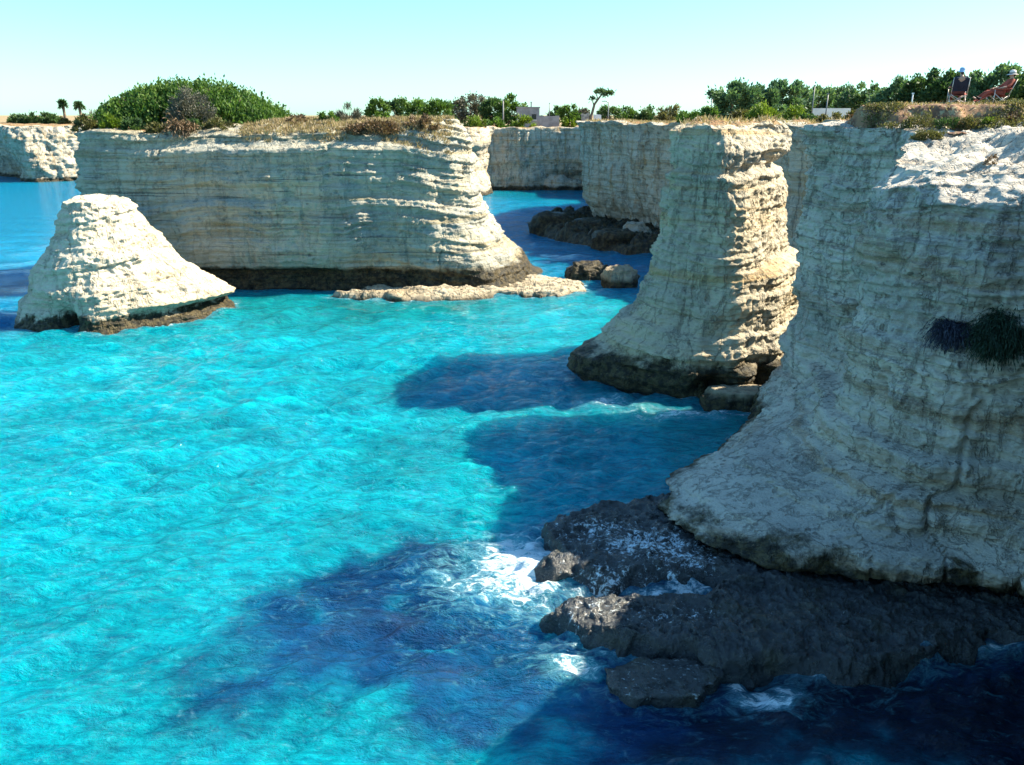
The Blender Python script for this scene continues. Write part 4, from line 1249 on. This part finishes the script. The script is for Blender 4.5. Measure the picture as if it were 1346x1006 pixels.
TR = [
    # x0, x1, ytop, ybase, distance, material, label, leaves
    (938, 984, 105, 152, 108, 'leaf_pine', 'tallest bushy pine, left end of the right-hand wood', 4200, 'pine_tree', 'pine'),
    (974, 1004, 112, 152, 115, 'leaf_pine', 'slim pine just right of the tallest bushy pine', 2600, 'pine_tree', 'pine'),
    (998, 1022, 113, 150, 112, 'leaf_pine', 'narrow light green pine, third from the left of the right-hand wood', 2300, 'pine_tree', 'pine'),
    (1010, 1046, 108, 150, 118, 'leaf_pine', 'feathery pine above the lime-green bushes', 3200, 'pine_tree', 'pine'),
    (1038, 1066, 120, 150, 125, 'leaf_pine', 'low pine just left of the first light pole', 2000, 'pine_tree', 'pine'),
    (1060, 1092, 113, 148, 130, 'leaf_pine', 'pine standing behind the two light poles', 2600, 'pine_tree', 'pine'),
    (1084, 1118, 117, 147, 134, 'leaf_pine', 'pine with pale crown above the long white wall', 2400, 'pine_tree', 'pine'),
    (1106, 1134, 115, 146, 126, 'leaf_pine', 'spiky pine at the right end of the long white wall', 2200, 'pine_tree', 'pine'),
    (1124, 1158, 114, 146, 120, 'leaf_dark', 'dark pine left of the slender white post', 2600, 'pine_tree', 'pine'),
    (1150, 1196, 107, 145, 112, 'leaf_pine', 'broad light green pine left of the seated pair', 3600, 'pine_tree', 'pine'),
    (1184, 1226, 98, 145, 100, 'leaf_dark', 'dark round pine just left of the seated pair', 4000, 'pine_tree', 'pine'),
    (1216, 1256, 91, 145, 96, 'leaf_dark', 'tall dark pine directly behind the dark-backed chair', 4400, 'pine_tree', 'pine'),
    (1256, 1290, 95, 145, 92, 'leaf_green', 'green pine in the gap between the two sitters', 3600, 'pine_tree', 'pine'),
    (1278, 1322, 88, 145, 90, 'leaf_pine', 'pale green pine behind the legs of the reclining sitter', 4400, 'pine_tree', 'pine'),
    (1322, 1362, 92, 145, 84, 'leaf_dark', 'dark pine at the far right behind the white sun hat', 4000, 'pine_tree', 'pine'),
    # middle: behind the wide stack and the cove
    (486, 512, 131, 164, 196, 'leaf_green', 'round tree at the left end of the trees behind the wide stack', 2400, 'tree', 'tree'),
    (508, 534, 133, 164, 200, 'leaf_dark', 'darker round tree, second behind the wide stack', 2200, 'tree', 'tree'),
    (530, 566, 131, 164, 192, 'leaf_green', 'broad tree, third behind the wide stack', 2800, 'tree', 'tree'),
    (558, 596, 133, 166, 188, 'leaf_green', 'full green tree just above the right rim of the wide stack', 2800, 'tree', 'tree'),
    (588, 612, 132, 160, 205, 'leaf_dark', 'dark tree behind the lime-green bush', 1800, 'tree', 'tree'),
    (600, 636, 122, 162, 200, 'leaf_grey', 'grey-violet half-bare tree above the lime-green bush', 2000, 'tree', 'tree'),
    (630, 662, 130, 164, 194, 'leaf_dark', 'dark tree left of the pale pole', 2600, 'tree', 'tree'),
    (652, 684, 126, 164, 190, 'leaf_green', 'tufted tree beside the pale pole, nearest the square house', 2400, 'tree', 'tree'),
    (722, 742, 142, 160, 215, 'leaf_dark', 'dark round tree just right of the square house', 1500, 'tree', 'tree'),
    (736, 758, 140, 160, 205, 'leaf_green', 'green tree over the low grey wall', 1700, 'tree', 'tree'),
    (756, 774, 143, 160, 215, 'leaf_grey', 'grey tree left of the wind-bent pine', 1200, 'tree', 'tree'),
    (788, 814, 141, 160, 210, 'leaf_dark', 'dark tree right of the wind-bent pine', 1500, 'tree', 'tree'),
    (810, 838, 142, 160, 200, 'leaf_green', 'low green tree past the bent street lamp', 1500, 'tree', 'tree'),
    (834, 866, 144, 160, 190, 'leaf_dark', 'low dark tree over the middle of the headland', 1500, 'tree', 'tree'),
    (860, 892, 143, 160, 180, 'leaf_olive', 'low olive tree left of the rounded edge bush', 1500, 'tree', 'tree'),
    # far left
    (14, 34, 152, 166, 250, 'leaf_dark', 'leftmost dark tree on the far headland', 1300, 'tree', 'tree'),
    (28, 50, 151, 166, 246, 'leaf_dark', 'second dark tree on the far headland', 1400, 'tree', 'tree'),
    (46, 62, 153, 166, 252, 'leaf_dark', 'smallest dark tree in the row on the far headland', 1100, 'tree', 'tree'),
    (56, 78, 150, 166, 248, 'leaf_dark', 'rightmost of the dark row left of the tall palm', 1400, 'tree', 'tree'),
]
for j, (x0, x1, yt, yb, Yd, mat, lab, lv, nm, ct) in enumerate(TR):
    tree(x0, x1, yt, yb, Yd, mat, lab, 200 + j, nm, ct, leaves=int(lv * 1.25), leaf=0.30 + Yd * 0.0016, clumps=30 if Yd > 150 else 42, trunk_h=0.16 if ct == 'tree' else 0.2,
         wob=0.35 if nm == 'pine_tree' else 0.25)
for (x0, x1, yt, yb, Yd, mat, lab, sd_) in [
        (604, 644, 142, 166, 176, 'leaf_lime', 'bright lime-green bush in front of the dark trees behind the cove', 151),
        (580, 606, 150, 168, 178, 'leaf_dark', 'dark low bush beside the right rim of the wide stack', 152),
        (666, 704, 149, 167, 176, 'leaf_lime', 'yellow-green bush in front of the square house', 153),
        (636, 668, 154, 168, 174, 'leaf_green', 'low green bush on the rim of the distant cove wall', 154),
        (738, 760, 150, 165, 176, 'leaf_lime', 'small light bush in front of the low grey wall', 155),
        (78, 98, 154, 166, 236, 'leaf_olive', 'rounded olive bush at the foot of the tall palm', 156)]:
    shrub(x0, x1, yt, yb, Yd, mat, lab, sd_, leaves=1500, leaf=0.5, group='bushes behind the cliffs')


def palm(px, yt, yb, Yd, label, seed, spread):
    rng = np.random.RandomState(seed)
    x, z, w, h = span(px - 1, px + 1, yt, yb, Yd)
    zg = min(z, drop(x, Yd, z))
    h += z - zg
    root = empty('palm_tree', (x, Yd, zg))
    tag(root, label, 'palm', 'palms on the far headland')
    v, f = tube([(0, 0, -0.3), (0.1, 0, h * 0.5), (0.05, 0, h * 0.86)], [0.42, 0.36, 0.40], 9)
    link('trunk', mesh_from('trunk', v, f), M['bark'], root)
    pos, dr, tn = [], [], []
    for a in range(26):
        th = rng.uniform(0, 6.28)
        el = rng.uniform(-0.7, 1.3)
        d = np.array([math.cos(th) * math.cos(el), math.sin(th) * math.cos(el), math.sin(el)])
        p = np.array([0.05, 0, h * 0.87])
        t0 = rng.uniform(0.1, 0.9)
        for s_ in range(9):
            p = p + d * spread / 9
            d = d + [0, 0, -0.09]
            for e in range(4):
                pos.append(p.copy())
                dr.append(d + rng.normal(size=3) * 0.6)
                tn.append(t0 * 0.7 + 0.3 * rng.uniform())
    V, F, t = leaf_quads(np.array(pos), np.array(dr), 0.8, 0.22, np.array(tn), rng)
    link('crown', mesh_from('crown', V, F, False, {'tone': t}), M['leaf_dark'], root)


palm(87, 131, 166, 240, 'tall palm standing alone above the far headland', 301, 1.05)
palm(108, 134, 166, 236, 'shorter palm at the left end of the wide stack', 302, 1.15)

# ---- wind-bent pine
x, z, w, h = span(774, 776, 118, 164, 178)
zg = drop(x, 178, z)
root = empty('pine_tree', (x, 178, zg))
tag(root, 'thin wind-bent pine with bare leaning trunk near the ruined wall', 'pine', TREES)
H = h + z - zg
parts = [tube([(-0.2, 0, -0.3), (0.3, 0, H * 0.3), (0.9, 0, H * 0.62), (2.2, 0, H * 0.85), (2.9, 0, H * 0.93)], [0.36, 0.3, 0.25, 0.17, 0.08]),
         tube([(0.8, 0, H * 0.58), (0.5, 0.1, H * 0.7), (0.45, 0.1, H * 0.78)], [0.14, 0.1, 0.05], 5), tube([(1.6, 0, H * 0.75), (1.2, 0, H * 0.88), (1.5, 0, H * 0.95)], [0.12, 0.09, 0.04], 5)]
v, f = join_tubes(parts)
link('trunk', mesh_from('trunk', v, f), M['bark'], root)
rng = np.random.RandomState(9)
cc_ = np.array([(1.5, 0, 0.95), (2.3, 0, 0.98), (3.0, 0, 0.93), (3.8, 0, 0.91), (4.3, 0, 0.92), (0.45, 0.1, 0.77), (2.9, 0, 0.87)]) * [1, 1, H]
i = rng.randint(0, len(cc_), 900)
pos = cc_[i] + rng.normal(size=(900, 3)) * [0.36, 0.4, 0.18]
V, F, t = leaf_quads(pos, rng.normal(size=(900, 3)) + [0, 0, 0.4], 0.5, 0.2, rng.uniform(size=900), rng)
link('crown', mesh_from('crown', V, F, False, {'tone': t}), M['leaf_dark'], root)

# ---- dry grass on the tops: nobody could count the blades
def grass(name, region, n, hgt, seed, blades=6):
    rng = np.random.RandomState(seed)
    pts = []
    (xa, xb), (ya, yb), cond = region
    while len(pts) < n:
        x, y = rng.uniform(xa, xb), rng.uniform(ya, yb)
        if not cond(x, y):
            continue
        z = drop(x, y, None)
        if z is None or z < 10.5:
            continue
        pts.append((x, y, z))
    p = np.repeat(np.array(pts), blades, 0) + rng.normal(size=(n * blades, 3)) * [0.1, 0.1, 0.02]
    d = rng.normal(size=(n * blades, 3)) * [0.55, 0.55, 0.2] + [0.1, 0, 0.9]
    tn = np.repeat(rng.uniform(0, 1, n), blades) * 0.6 + 0.4 * rng.uniform(0, 1, n * blades)
    V, F, t = leaf_quads(p - [0, 0, 0.03], d, hgt, 0.05 + hgt * 0.06, tn, rng)
    o = link(name, mesh_from(name, V, F, False, {'tone': t}), M['straw'])
    tag(o, kind='stuff')


grass('dry_grass', ((-22, -5), (66.5, 76), lambda x, y: y > 67.4 + 0.5 * math.sin(x)), 3800, 0.34, 1)
grass('dry_grass', ((9, 34), (42, 120), lambda x, y: x > 19.5 or (y > 92 and x > 10) or (43.2 < y < 48 and 9 < x < 14.4)), 3000, 0.34, 2, 5)
grass('dry_grass', ((15, 30), (30.5, 36), lambda x, y: y > 31.0 + max(0, 20 - x) * 0.35), 1500, 0.13, 3, 5)

rng = np.random.RandomState(77)
pts = []
while len(pts) < 2200:
    x, y = rng.uniform(14.5, 24), rng.uniform(29.8, 35)
    z = drop(x, y, 0)
    if 13.5 < z < 14.6 and y > 30.8 and vn(np.array([[x * 0.9, y * 0.9, 3.0]]), 5)[0] > -0.15 and not (15.6 < x < 18.8 and y > 31.9):
        pts.append((x, y, z))
p = np.repeat(np.array(pts), 14, 0)
p = p + rng.normal(size=p.shape) * [0.13, 0.13, 0.05] + [0, 0, 0.03]
V, F, t = leaf_quads(p, rng.normal(size=p.shape) + [0, 0, 0.7], 0.09, 0.045, np.repeat(rng.uniform(0, 1, 2200), 14) * 0.7 + 0.3 * rng.uniform(size=len(p)), rng)
tag(link('ground_cover', mesh_from('ground_cover', V, F, False, {'tone': t}), M['leaf_olive']), kind='stuff')

# ------------------------------------------------------------------ small buildings, poles
def boxes(items):
    V, F = [], []
    for (x0, x1, y0, y1, z0, z1) in items:
        o = len(V)
        V += [(x0, y0, z0), (x1, y0, z0), (x1, y1, z0), (x0, y1, z0), (x0, y0, z1), (x1, y0, z1), (x1, y1, z1), (x0, y1, z1)]
        F += [tuple(o + q for q in f) for f in ((0, 3, 2, 1), (4, 5, 6, 7), (0, 1, 5, 4), (1, 2, 6, 5), (2, 3, 7, 6), (3, 0, 4, 7))]
    return V, F


M['plaster'] = plain('grey plaster', (0.30, 0.28, 0.28), 0.9, var=0.2, scale=0.8)
M['white_wall'] = plain('whitewashed wall', (0.72, 0.72, 0.70), 0.9, var=0.1, scale=0.8)
M['stone_wall'] = plain('old stone wall', (0.36, 0.31, 0.26), 0.95, var=0.35, scale=1.6, bump=0.5)
M['glass_dark'] = plain('dark window', (0.012, 0.014, 0.02), 0.2)
M['metal'] = plain('weathered grey metal', (0.17, 0.175, 0.18), 0.5, 0.4, var=0.12)

Yh = 188
x, z, w, h = span(679, 709, 142, 164, Yh)
zg = drop(x, Yh, z)
h += z - zg
root = empty('house', (x, Yh, zg))
tag(root, 'small square flat-roofed grey house with one dark window', 'house')
wx0, wx1, wz0, wz1 = PD(699, 150, Yh)[0] - x, PD(705, 150, Yh)[0] - x, PD(700, 157.5, Yh)[2] - zg, PD(700, 150.3, Yh)[2] - zg
v, f = boxes([(-w / 2, wx0, 0, 5, -0.5, h), (wx1, w / 2, 0, 5, -0.5, h), (wx0, wx1, 0, 5, -0.5, wz0), (wx0, wx1, 0, 5, wz1, h)])
link('wall', mesh_from('wall', v, f, False), M['plaster'], root)
v, f = boxes([(-w / 2 - 0.15, w / 2 + 0.15, -0.15, 5.15, h, h + 0.22)])
link('roof', mesh_from('roof', v, f, False), M['plaster'], root)
v, f = boxes([(wx0, wx1, 0.35, 0.45, wz0, wz1)])
wn = link('window', mesh_from('window', v, f, False), M['glass_dark'], root)
v, f = boxes([(wx0 - 0.1, wx1 + 0.1, -0.1, 0.3, wz0 - 0.16, wz0 - 0.004)])
link('sill', mesh_from('sill', v, f, False), M['white_wall'], wn)
cx0 = PD(698.5, 140, Yh)[0] - x
v, f = boxes([(cx0 - 0.13, cx0 + 0.13, 2, 2.3, h + 0.22, h + 1.15), (cx0 - 0.2, cx0 + 0.2, 1.93, 2.37, h + 1.15, h + 1.3)])
link('chimney', mesh_from('chimney', v, f, False), M['plaster'], root)


def low_wall(x0, x1, yt, yb, Yd, mat, name, label, thick=0.5, rag=0.15, seed=1, cat='wall'):
    rng = np.random.RandomState(seed)
    x, z, w, h = span(x0, x1, yt, yb, Yd)
    zg = min(z, drop(x, Yd, z))
    if cat != 'wall' or Yd > 100:
        h += z - zg
    else:
        zg = z
    n = max(5, int(w / 0.5))
    V, F = [], []
    for i_ in range(n + 1):
        xx = -w / 2 + w * i_ / n
        zt_ = h + rng.uniform(-rag, rag)
        V += [(xx, 0, -1.6), (xx, thick, -1.6), (xx, thick, zt_), (xx, 0, zt_)]
    for i_ in range(n):
        a, b = i_ * 4, i_ * 4 + 4
        F += [(a, b, b + 3, a + 3), (a + 3, b + 3, b + 2, a + 2), (a + 2, b + 2, b + 1, a + 1)]
    F += [(0, 3, 2, 1), (n * 4, n * 4 + 1, n * 4 + 2, n * 4 + 3)]
    o = link(name, mesh_from(name, V, F, False), M[mat], loc=(x, Yd, zg))
    return tag(o, label, cat)


low_wall(709, 735, 152, 164, 186, 'plaster', 'wall', 'low grey wall joined to the right of the square house')
low_wall(764, 774, 150, 164, 178, 'stone_wall', 'ruin', 'broken stone wall left of the wind-bent pine', rag=0.35, seed=3, cat='ruin')
low_wall(780, 790, 151, 164, 176, 'white_wall', 'pillar', 'pale stone pillar stump right of the wind-bent pine', rag=0.1, seed=4, cat='pillar')
low_wall(1069, 1118, 142.5, 146, 84, 'white_wall', 'wall', 'long low white wall in front of the pine wood', rag=0.0)


def pole(px, yt, yb, Yd, label, arm=None, name='pole', cat='pole', r=0.07, mat='metal'):
    x, z, w, h = span(px - 1, px + 1, yt, yb, Yd)
    zg = min(z, drop(x, Yd, z))
    h += z - zg
    root = empty(name, (x, Yd, zg))
    tag(root, label, cat, 'poles on the plateau')
    v, f = tube([(0, 0, -0.3), (0, 0, h * 0.5), (0, 0, h)], [r * 1.3, r * 1.1, r], 8)
    link('post', mesh_from('post', v, f), M[mat], root)
    if arm:
        v, f = tube([(0, 0, h - 0.05), (arm * 0.5, 0, h + 0.25), (arm, 0, h + 0.3)], [r, r * 0.8, r * 0.7], 6)
        link('arm', mesh_from('arm', v, f), M[mat], root)
        v, f = boxes([(min(arm * 0.9, arm * 1.45), max(arm * 0.9, arm * 1.45), -0.16, 0.16, h + 0.18, h + 0.32)])
        link('lamp', mesh_from('lamp', v, f, False), M[mat], root)
    else:
        v, f = boxes([(-r * 1.6, r * 1.6, -r * 1.6, r * 1.6, h, h + 0.08)])
        link('cap', mesh_from('cap', v, f, False), M[mat], root)


pole(799, 135, 164, 184, 'street lamp with its head reaching left beside the wind-bent pine', -1.0, 'street_lamp', 'street lamp', 0.11)
pole(661.5, 132, 164, 178, 'pale pole among the trees left of the square house', None, r=0.13, mat='plaster')
pole(722, 136, 162, 210, 'thin tall pole right of the square house', None, r=0.1)
pole(1067, 113, 150, 82, 'tall light grey pole, taller of two before the pine wood', None, r=0.045)
pole(1085.5, 124, 150, 82, 'shorter grey pole, second of two before the pine wood', None, r=0.055)
pole(1197, 124, 145, 52, 'slender white post left of the seated pair', None, r=0.035, mat='white_wall')
pole(934, 130, 160, 92, 'thin post between the light green bush and the tallest pine', None, r=0.06)

# ------------------------------------------------------------------ the two sitters
M['skin'] = plain('skin', (0.40, 0.24, 0.17), 0.55, var=0.06)
M['navy_cloth'] = plain('dark navy cloth', (0.012, 0.014, 0.03), 0.85, var=0.2)
M['rust_cloth'] = plain('rust red cloth', (0.30, 0.055, 0.03), 0.85, var=0.2)
M['dark_cloth'] = plain('dark red cloth', (0.13, 0.03, 0.025), 0.85, var=0.2)
M['hat_blue'] = plain('pale blue cotton', (0.30, 0.45, 0.66), 0.9, var=0.08)
M['hat_white'] = plain('white straw', (0.70, 0.66, 0.62), 0.9, var=0.08)
M['hat_band'] = plain('black ribbon', (0.012, 0.012, 0.015), 0.7)
M['hair'] = plain('dark hair', (0.03, 0.02, 0.014), 0.7)
M['frame'] = plain('pale steel tube', (0.55, 0.50, 0.45), 0.4, 0.3, var=0.08)
M['shoe'] = plain('dark shoe', (0.04, 0.03, 0.03), 0.7)


def skinned(name, verts, edges, radii, mat, parent, sub=2):
    me = bpy.data.meshes.new(name)
    me.from_pydata(verts, edges, [])
    o = bpy.data.objects.new(name, me)
    COL.objects.link(o)
    md = o.modifiers.new('skin', 'SKIN')
    md.use_smooth_shade = True
    for i_, r in enumerate(radii):
        sv = me.skin_vertices[0].data[i_]
        sv.radius = (r, r) if not isinstance(r, tuple) else r
        sv.use_root = i_ == 0
    sb = o.modifiers.new('sub', 'SUBSURF')
    sb.levels = sb.render_levels = sub
    dg = bpy.context.evaluated_depsgraph_get()
    dg.update()
    new = bpy.data.meshes.new_from_object(o.evaluated_get(dg))
    bpy.data.objects.remove(o)
    new.name = name
    for pl in new.polygons:
        pl.use_smooth = True
    new.materials.clear()
    return link(name, new, mat, parent)


def person(label, loc, rz, J, top_mat, leg_mat, hat_mat, brim, band=False):
    root = empty('person', loc, rz)
    tag(root, label, 'person')
    vs, es, rs = [], [], []

    def add(p, r, prev=None):
        vs.append(tuple(p))
        rs.append(r)
        if prev is not None:
            es.append((prev, len(vs) - 1))
        return len(vs) - 1
    pel = add(J['pelvis'], (0.15, 0.12))
    sp = add(J['spine'], (0.135, 0.105), pel)
    ch = add(J['chest'], (0.15, 0.11), sp)
    nk = add(J['neck'], 0.055, ch)
    hd = add(J['head'], (0.078, 0.092), nk)
    ht = add(J['crown'], (0.066, 0.078), hd)
    nose = add(np.array(J['head']) + [0.10, 0, 0.0], 0.016, hd)
    clothes_top = [(J['pelvis'], (0.165, 0.14)), (J['spine'], (0.155, 0.125)), (J['chest'], (0.17, 0.13)), (np.array(J['neck']) - [0, 0, 0.03], 0.075)]
    ctv, cte, ctr = [tuple(a) for a, b in clothes_top], [(0, 1), (1, 2), (2, 3)], [b for a, b in clothes_top]
    clv, cle, clr = [tuple(J['pelvis'])], [], [(0.17, 0.145)]
    shv = []
    for s_ in (-1, 1):
        f_ = lambda q: (q[0], q[1] * s_, q[2])
        sh = add(f_(J['shoulder']), 0.062, ch)
        el = add(f_(J['elbow']), 0.045, sh)
        wr_ = add(f_(J['wrist']), 0.030, el)
        d = np.array(f_(J['wrist'])) - np.array(f_(J['elbow']))
        d /= np.linalg.norm(d)
        side = np.array([-d[1], d[0], 0])
        side /= np.linalg.norm(side) + 1e-9
        pm = add(np.array(f_(J['wrist'])) + d * 0.055, (0.040, 0.02), wr_)
        for q in range(4):
            o_ = side * (q - 1.5) * 0.019
            b0 = np.array(f_(J['wrist'])) + d * 0.10 + o_
            k1 = add(b0, 0.009, pm)
            k2 = add(b0 + d * (0.034 + 0.004 * (q in (1, 2))) + [0, 0, -0.012], 0.0085, k1)
            add(b0 + d * (0.052 + 0.006 * (q in (1, 2))) + [0, 0, -0.034], 0.0075, k2)
        th_ = add(np.array(f_(J['wrist'])) + d * 0.05 + side * s_ * -0.045, 0.011, pm)
        add(np.array(f_(J['wrist'])) + d * 0.085 + side * s_ * -0.06 + [0, 0, -0.01], 0.009, th_)
        hp = add(f_(J['hip']), 0.095, pel)
        kn = add(f_(J['knee']), 0.062, hp)
        an = add(f_(J['ankle']), 0.040, kn)
        to = add(f_(J['toe']), (0.045, 0.028), an)
        n0 = len(ctv)
        ctv += [f_(J['shoulder']), f_(J['elbow']), tuple(np.array(f_(J['elbow'])) * 0.6 + np.array(f_(J['wrist'])) * 0.4)]
        ctr += [0.08, 0.062, 0.05]
        cte += [(2, n0), (n0, n0 + 1), (n0 + 1, n0 + 2)]
        n0 = len(clv)
        clv += [f_(J['hip']), f_(J['knee']), tuple(np.array(f_(J['knee'])) * 0.12 + np.array(f_(J['ankle'])) * 0.88)]
        clr += [0.115, 0.08, 0.06]
        cle += [(0, n0), (n0, n0 + 1), (n0 + 1, n0 + 2)]
        shv.append(f_)
    skinned('body', vs, es, rs, M['skin'], root)
    skinned('shirt', ctv, cte, ctr, M[top_mat], root)
    skinned('trousers', clv, cle, clr, M[leg_mat], root)
    for f_ in shv:
        a, t_ = np.array(f_(J['ankle'])), np.array(f_(J['toe']))
        skinned('shoe', [tuple(a - [0.03, 0, 0.02]), tuple(a * 0.5 + t_ * 0.5), tuple(t_ + (t_ - a) * 0.1)], [(0, 1), (1, 2)], [0.052, 0.050, 0.042], M['shoe'], root)
    hcen = np.array(J['crown'])
    skinned('hair', [tuple(hcen + [-0.05, 0, 0.0]), tuple(np.array(J['head']) + [-0.07, 0, 0.0]), tuple(np.array(J['head']) + [-0.07, 0, -0.07])], [(0, 1), (1, 2)], [0.07, 0.065, 0.05], M['hair'], root)
    # hat: lathe
    prof = [(brim, -0.055), (brim * 0.97, -0.045), (0.118, -0.018), (0.116, 0.02), (0.108, 0.075), (0.085, 0.115), (0.04, 0.130), (0.001, 0.128)]

    def lathe(pr):
        V, F = [], []
        n = 24
        for r, z in pr:
            for q in range(n):
                a = 2 * math.pi * q / n
                V.append((hcen[0] - 0.005 + r * math.cos(a) * 1.06, hcen[1] + r * math.sin(a), hcen[2] + z - 0.01 * math.cos(2 * a) * (r > 0.13)))
        for i_ in range(len(pr) - 1):
            for q in range(n):
                F.append((i_ * n + q, i_ * n + (q + 1) % n, (i_ + 1) * n + (q + 1) % n, (i_ + 1) * n + q))
        return V, F
    v, f = lathe(prof)
    hat = link('hat', mesh_from('hat', v, f), M[hat_mat], root)
    if band:
        v, f = lathe([(0.1215, -0.016), (0.121, 0.0), (0.1195, 0.024)])
        link('hat_band', mesh_from('hat_band', v, f), M['hat_band'], hat)
    return root


def camp_chair(label, loc, rz, back, seat_mat, back_mat, seat_h=0.42, lean=0.28, foot=None):
    """folding camp chair facing +x"""
    root = empty('folding_chair', loc, rz)
    tag(root, label, 'chair', None)
    w = 0.29
    s0, s1 = (0.26, seat_h + 0.02), (-0.24, seat_h - 0.06)
    bt = (s1[0] - lean, back)

    def sheet(name, ring, mat, n=8, sag=0.05, th=0.012):
        """a slightly sagging cloth between two edge lines, thickened"""
        (a0, a1), (b0, b1) = ring
        a0, a1, b0, b1 = map(np.array, (a0, a1, b0, b1))
        V, F = [], []
        for side in (0, 1):
            for i_ in range(n + 1):
                for j_ in range(n + 1):
                    u, v_ = i_ / n, j_ / n
                    p = (a0 * (1 - v_) + a1 * v_) * (1 - u) + (b0 * (1 - v_) + b1 * v_) * u
                    nr = np.cross(a1 - a0, b0 - a0)
                    nr /= np.linalg.norm(nr)
                    V.append(tuple(p - nr * (sag * 4 * v_ * (1 - v_)) + nr * th * side))
        m_ = (n + 1) ** 2
        for i_ in range(n):
            for j_ in range(n):
                a = i_ * (n + 1) + j_
                F.append((a, a + 1, a + n + 2, a + n + 1))
                F.append((a + m_, a + m_ + n + 1, a + m_ + n + 2, a + m_ + 1))
        for i_ in range(n):
            for (a, b) in ((i_ * (n + 1), (i_ + 1) * (n + 1)), (i_ * (n + 1) + n, (i_ + 1) * (n + 1) + n), (i_, i_ + 1), (n * (n + 1) + i_, n * (n + 1) + i_ + 1)):
                F.append((a, b, b + m_, a + m_))
        return link(name, mesh_from(name, V, F), M[mat], root)
    sheet('seat', (((s0[0], -w, s0[1]), (s0[0], w, s0[1])), ((s1[0], -w, s1[1]), (s1[0], w, s1[1]))), seat_mat)
    sheet('backrest', (((s1[0] - 0.02, -w, s1[1] + 0.12), (s1[0] - 0.02, w, s1[1] + 0.12)), ((bt[0], -w, bt[1]), (bt[0], w, bt[1]))), back_mat, sag=-0.05)
    r = 0.014
    for s_ in (-1, 1):
        y = w * s_
        v, f = tube([(-0.30, y, 0.0), (s0[0], y, s0[1])], [r, r], 7)
        link('leg', mesh_from('leg', v, f), M['frame'], root)
        v, f = tube([(0.30, y * 1.02, 0.0), (s1[0], y * 1.02, s1[1])], [r, r], 7)
        link('leg', mesh_from('leg', v, f), M['frame'], root)
        v, f = tube([(s1[0] - 0.02, y, s1[1]), bt[:1] + (y, bt[1] + 0.03)], [r, r], 7)
        link('back_post', mesh_from('back_post', v, f), M['frame'], root)
        v, f = tube([(0.29, y * 1.08, 0.0), (0.29, y * 1.1, 0.60)], [r, r], 7)
        link('arm_post', mesh_from('arm_post', v, f), M['frame'], root)
        v, f = tube([(0.31, y * 1.1, 0.61), (0.0, y * 1.12, 0.60), (-0.34, y * 1.06, 0.64)], [0.02, 0.024, 0.02], 7)
        link('armrest', mesh_from('armrest', v, f), M[back_mat], root)
    for xx in (-0.29, 0.29):
        v, f = tube([(xx, -w, 0.02), (xx, w, seat_h - 0.06)], [r * 0.9, r * 0.9], 6)
        v2, f2 = tube([(xx + 0.03, w, 0.02), (xx + 0.03, -w, seat_h - 0.06)], [r * 0.9, r * 0.9], 6)
        v, f = join_tubes([(v, f), (v2, f2)])
        link('cross_brace', mesh_from('cross_brace', v, f), M['frame'], root)
    if foot:
        sheet('foot_rest', (((0.80, -w * 0.8, 0.18), (0.80, w * 0.8, 0.18)), ((s0[0] + 0.02, -w * 0.9, s0[1]), (s0[0] + 0.02, w * 0.9, s0[1]))), seat_mat, sag=0.03)
        v, f = join_tubes([tube([(0.80, -w * 0.8, 0.18), (0.74, -w * 0.8, 0.0)], [r, r], 6), tube([(0.80, w * 0.8, 0.18), (0.74, w * 0.8, 0.0)], [r, r], 6), tube([(0.74, -w * 0.8, 0.01), (0.74, w * 0.8, 0.01)], [r, r], 6)])
        link('foot_rest_frame', mesh_from('foot_rest_frame', v, f), M['frame'], root)
    return root


UP = dict(pelvis=(-0.1, 0, 0.50), spine=(-0.19, 0, 0.70), chest=(-0.26, 0, 0.92), neck=(-0.25, 0, 1.08), head=(-0.21, 0, 1.19), crown=(-0.21, 0, 1.27),
          shoulder=(-0.27, 0.19, 1.00), elbow=(-0.16, 0.31, 0.72), wrist=(0.10, 0.31, 0.665), hip=(-0.06, 0.10, 0.50), knee=(0.34, 0.15, 0.54), ankle=(0.42, 0.15, 0.10), toe=(0.60, 0.17, 0.05))
DOWN = dict(pelvis=(-0.08, 0, 0.46), spine=(-0.24, 0, 0.64), chest=(-0.38, 0, 0.86), neck=(-0.42, 0, 1.02), head=(-0.40, 0, 1.13), crown=(-0.41, 0, 1.21),
            shoulder=(-0.40, 0.19, 0.93), elbow=(-0.20, 0.31, 0.71), wrist=(0.06, 0.30, 0.665), hip=(-0.02, 0.10, 0.46), knee=(0.40, 0.14, 0.52), ankle=(0.76, 0.13, 0.25), toe=(0.90, 0.15, 0.34))


def seat_spot(px, py, Yd):
    x = PD(px, py, Yd)[0]
    return (x, Yd, drop(x, Yd, 14.4) - 0.01)


l1, l2 = seat_spot(1257, 136, 34.6), seat_spot(1310, 136, 34.0)
camp_chair('folding chair with dark backrest and red seat, seen from behind, on the earth bank', l1, R(72), 0.98, 'rust_cloth', 'navy_cloth', lean=0.16)
person('person in dark top and pale blue bucket hat, sitting with back turned', l1, R(72), UP, 'navy_cloth', 'dark_cloth', 'hat_blue', 0.165)
camp_chair('rust red reclining folding chair with foot rest, turned towards the sea', l2, R(176), 0.95, 'rust_cloth', 'rust_cloth', lean=0.26, foot=True)
person('person in rust red clothes and white sun hat with black band, reclining', l2, R(176), DOWN, 'rust_cloth', 'rust_cloth', 'hat_white', 0.20, True)
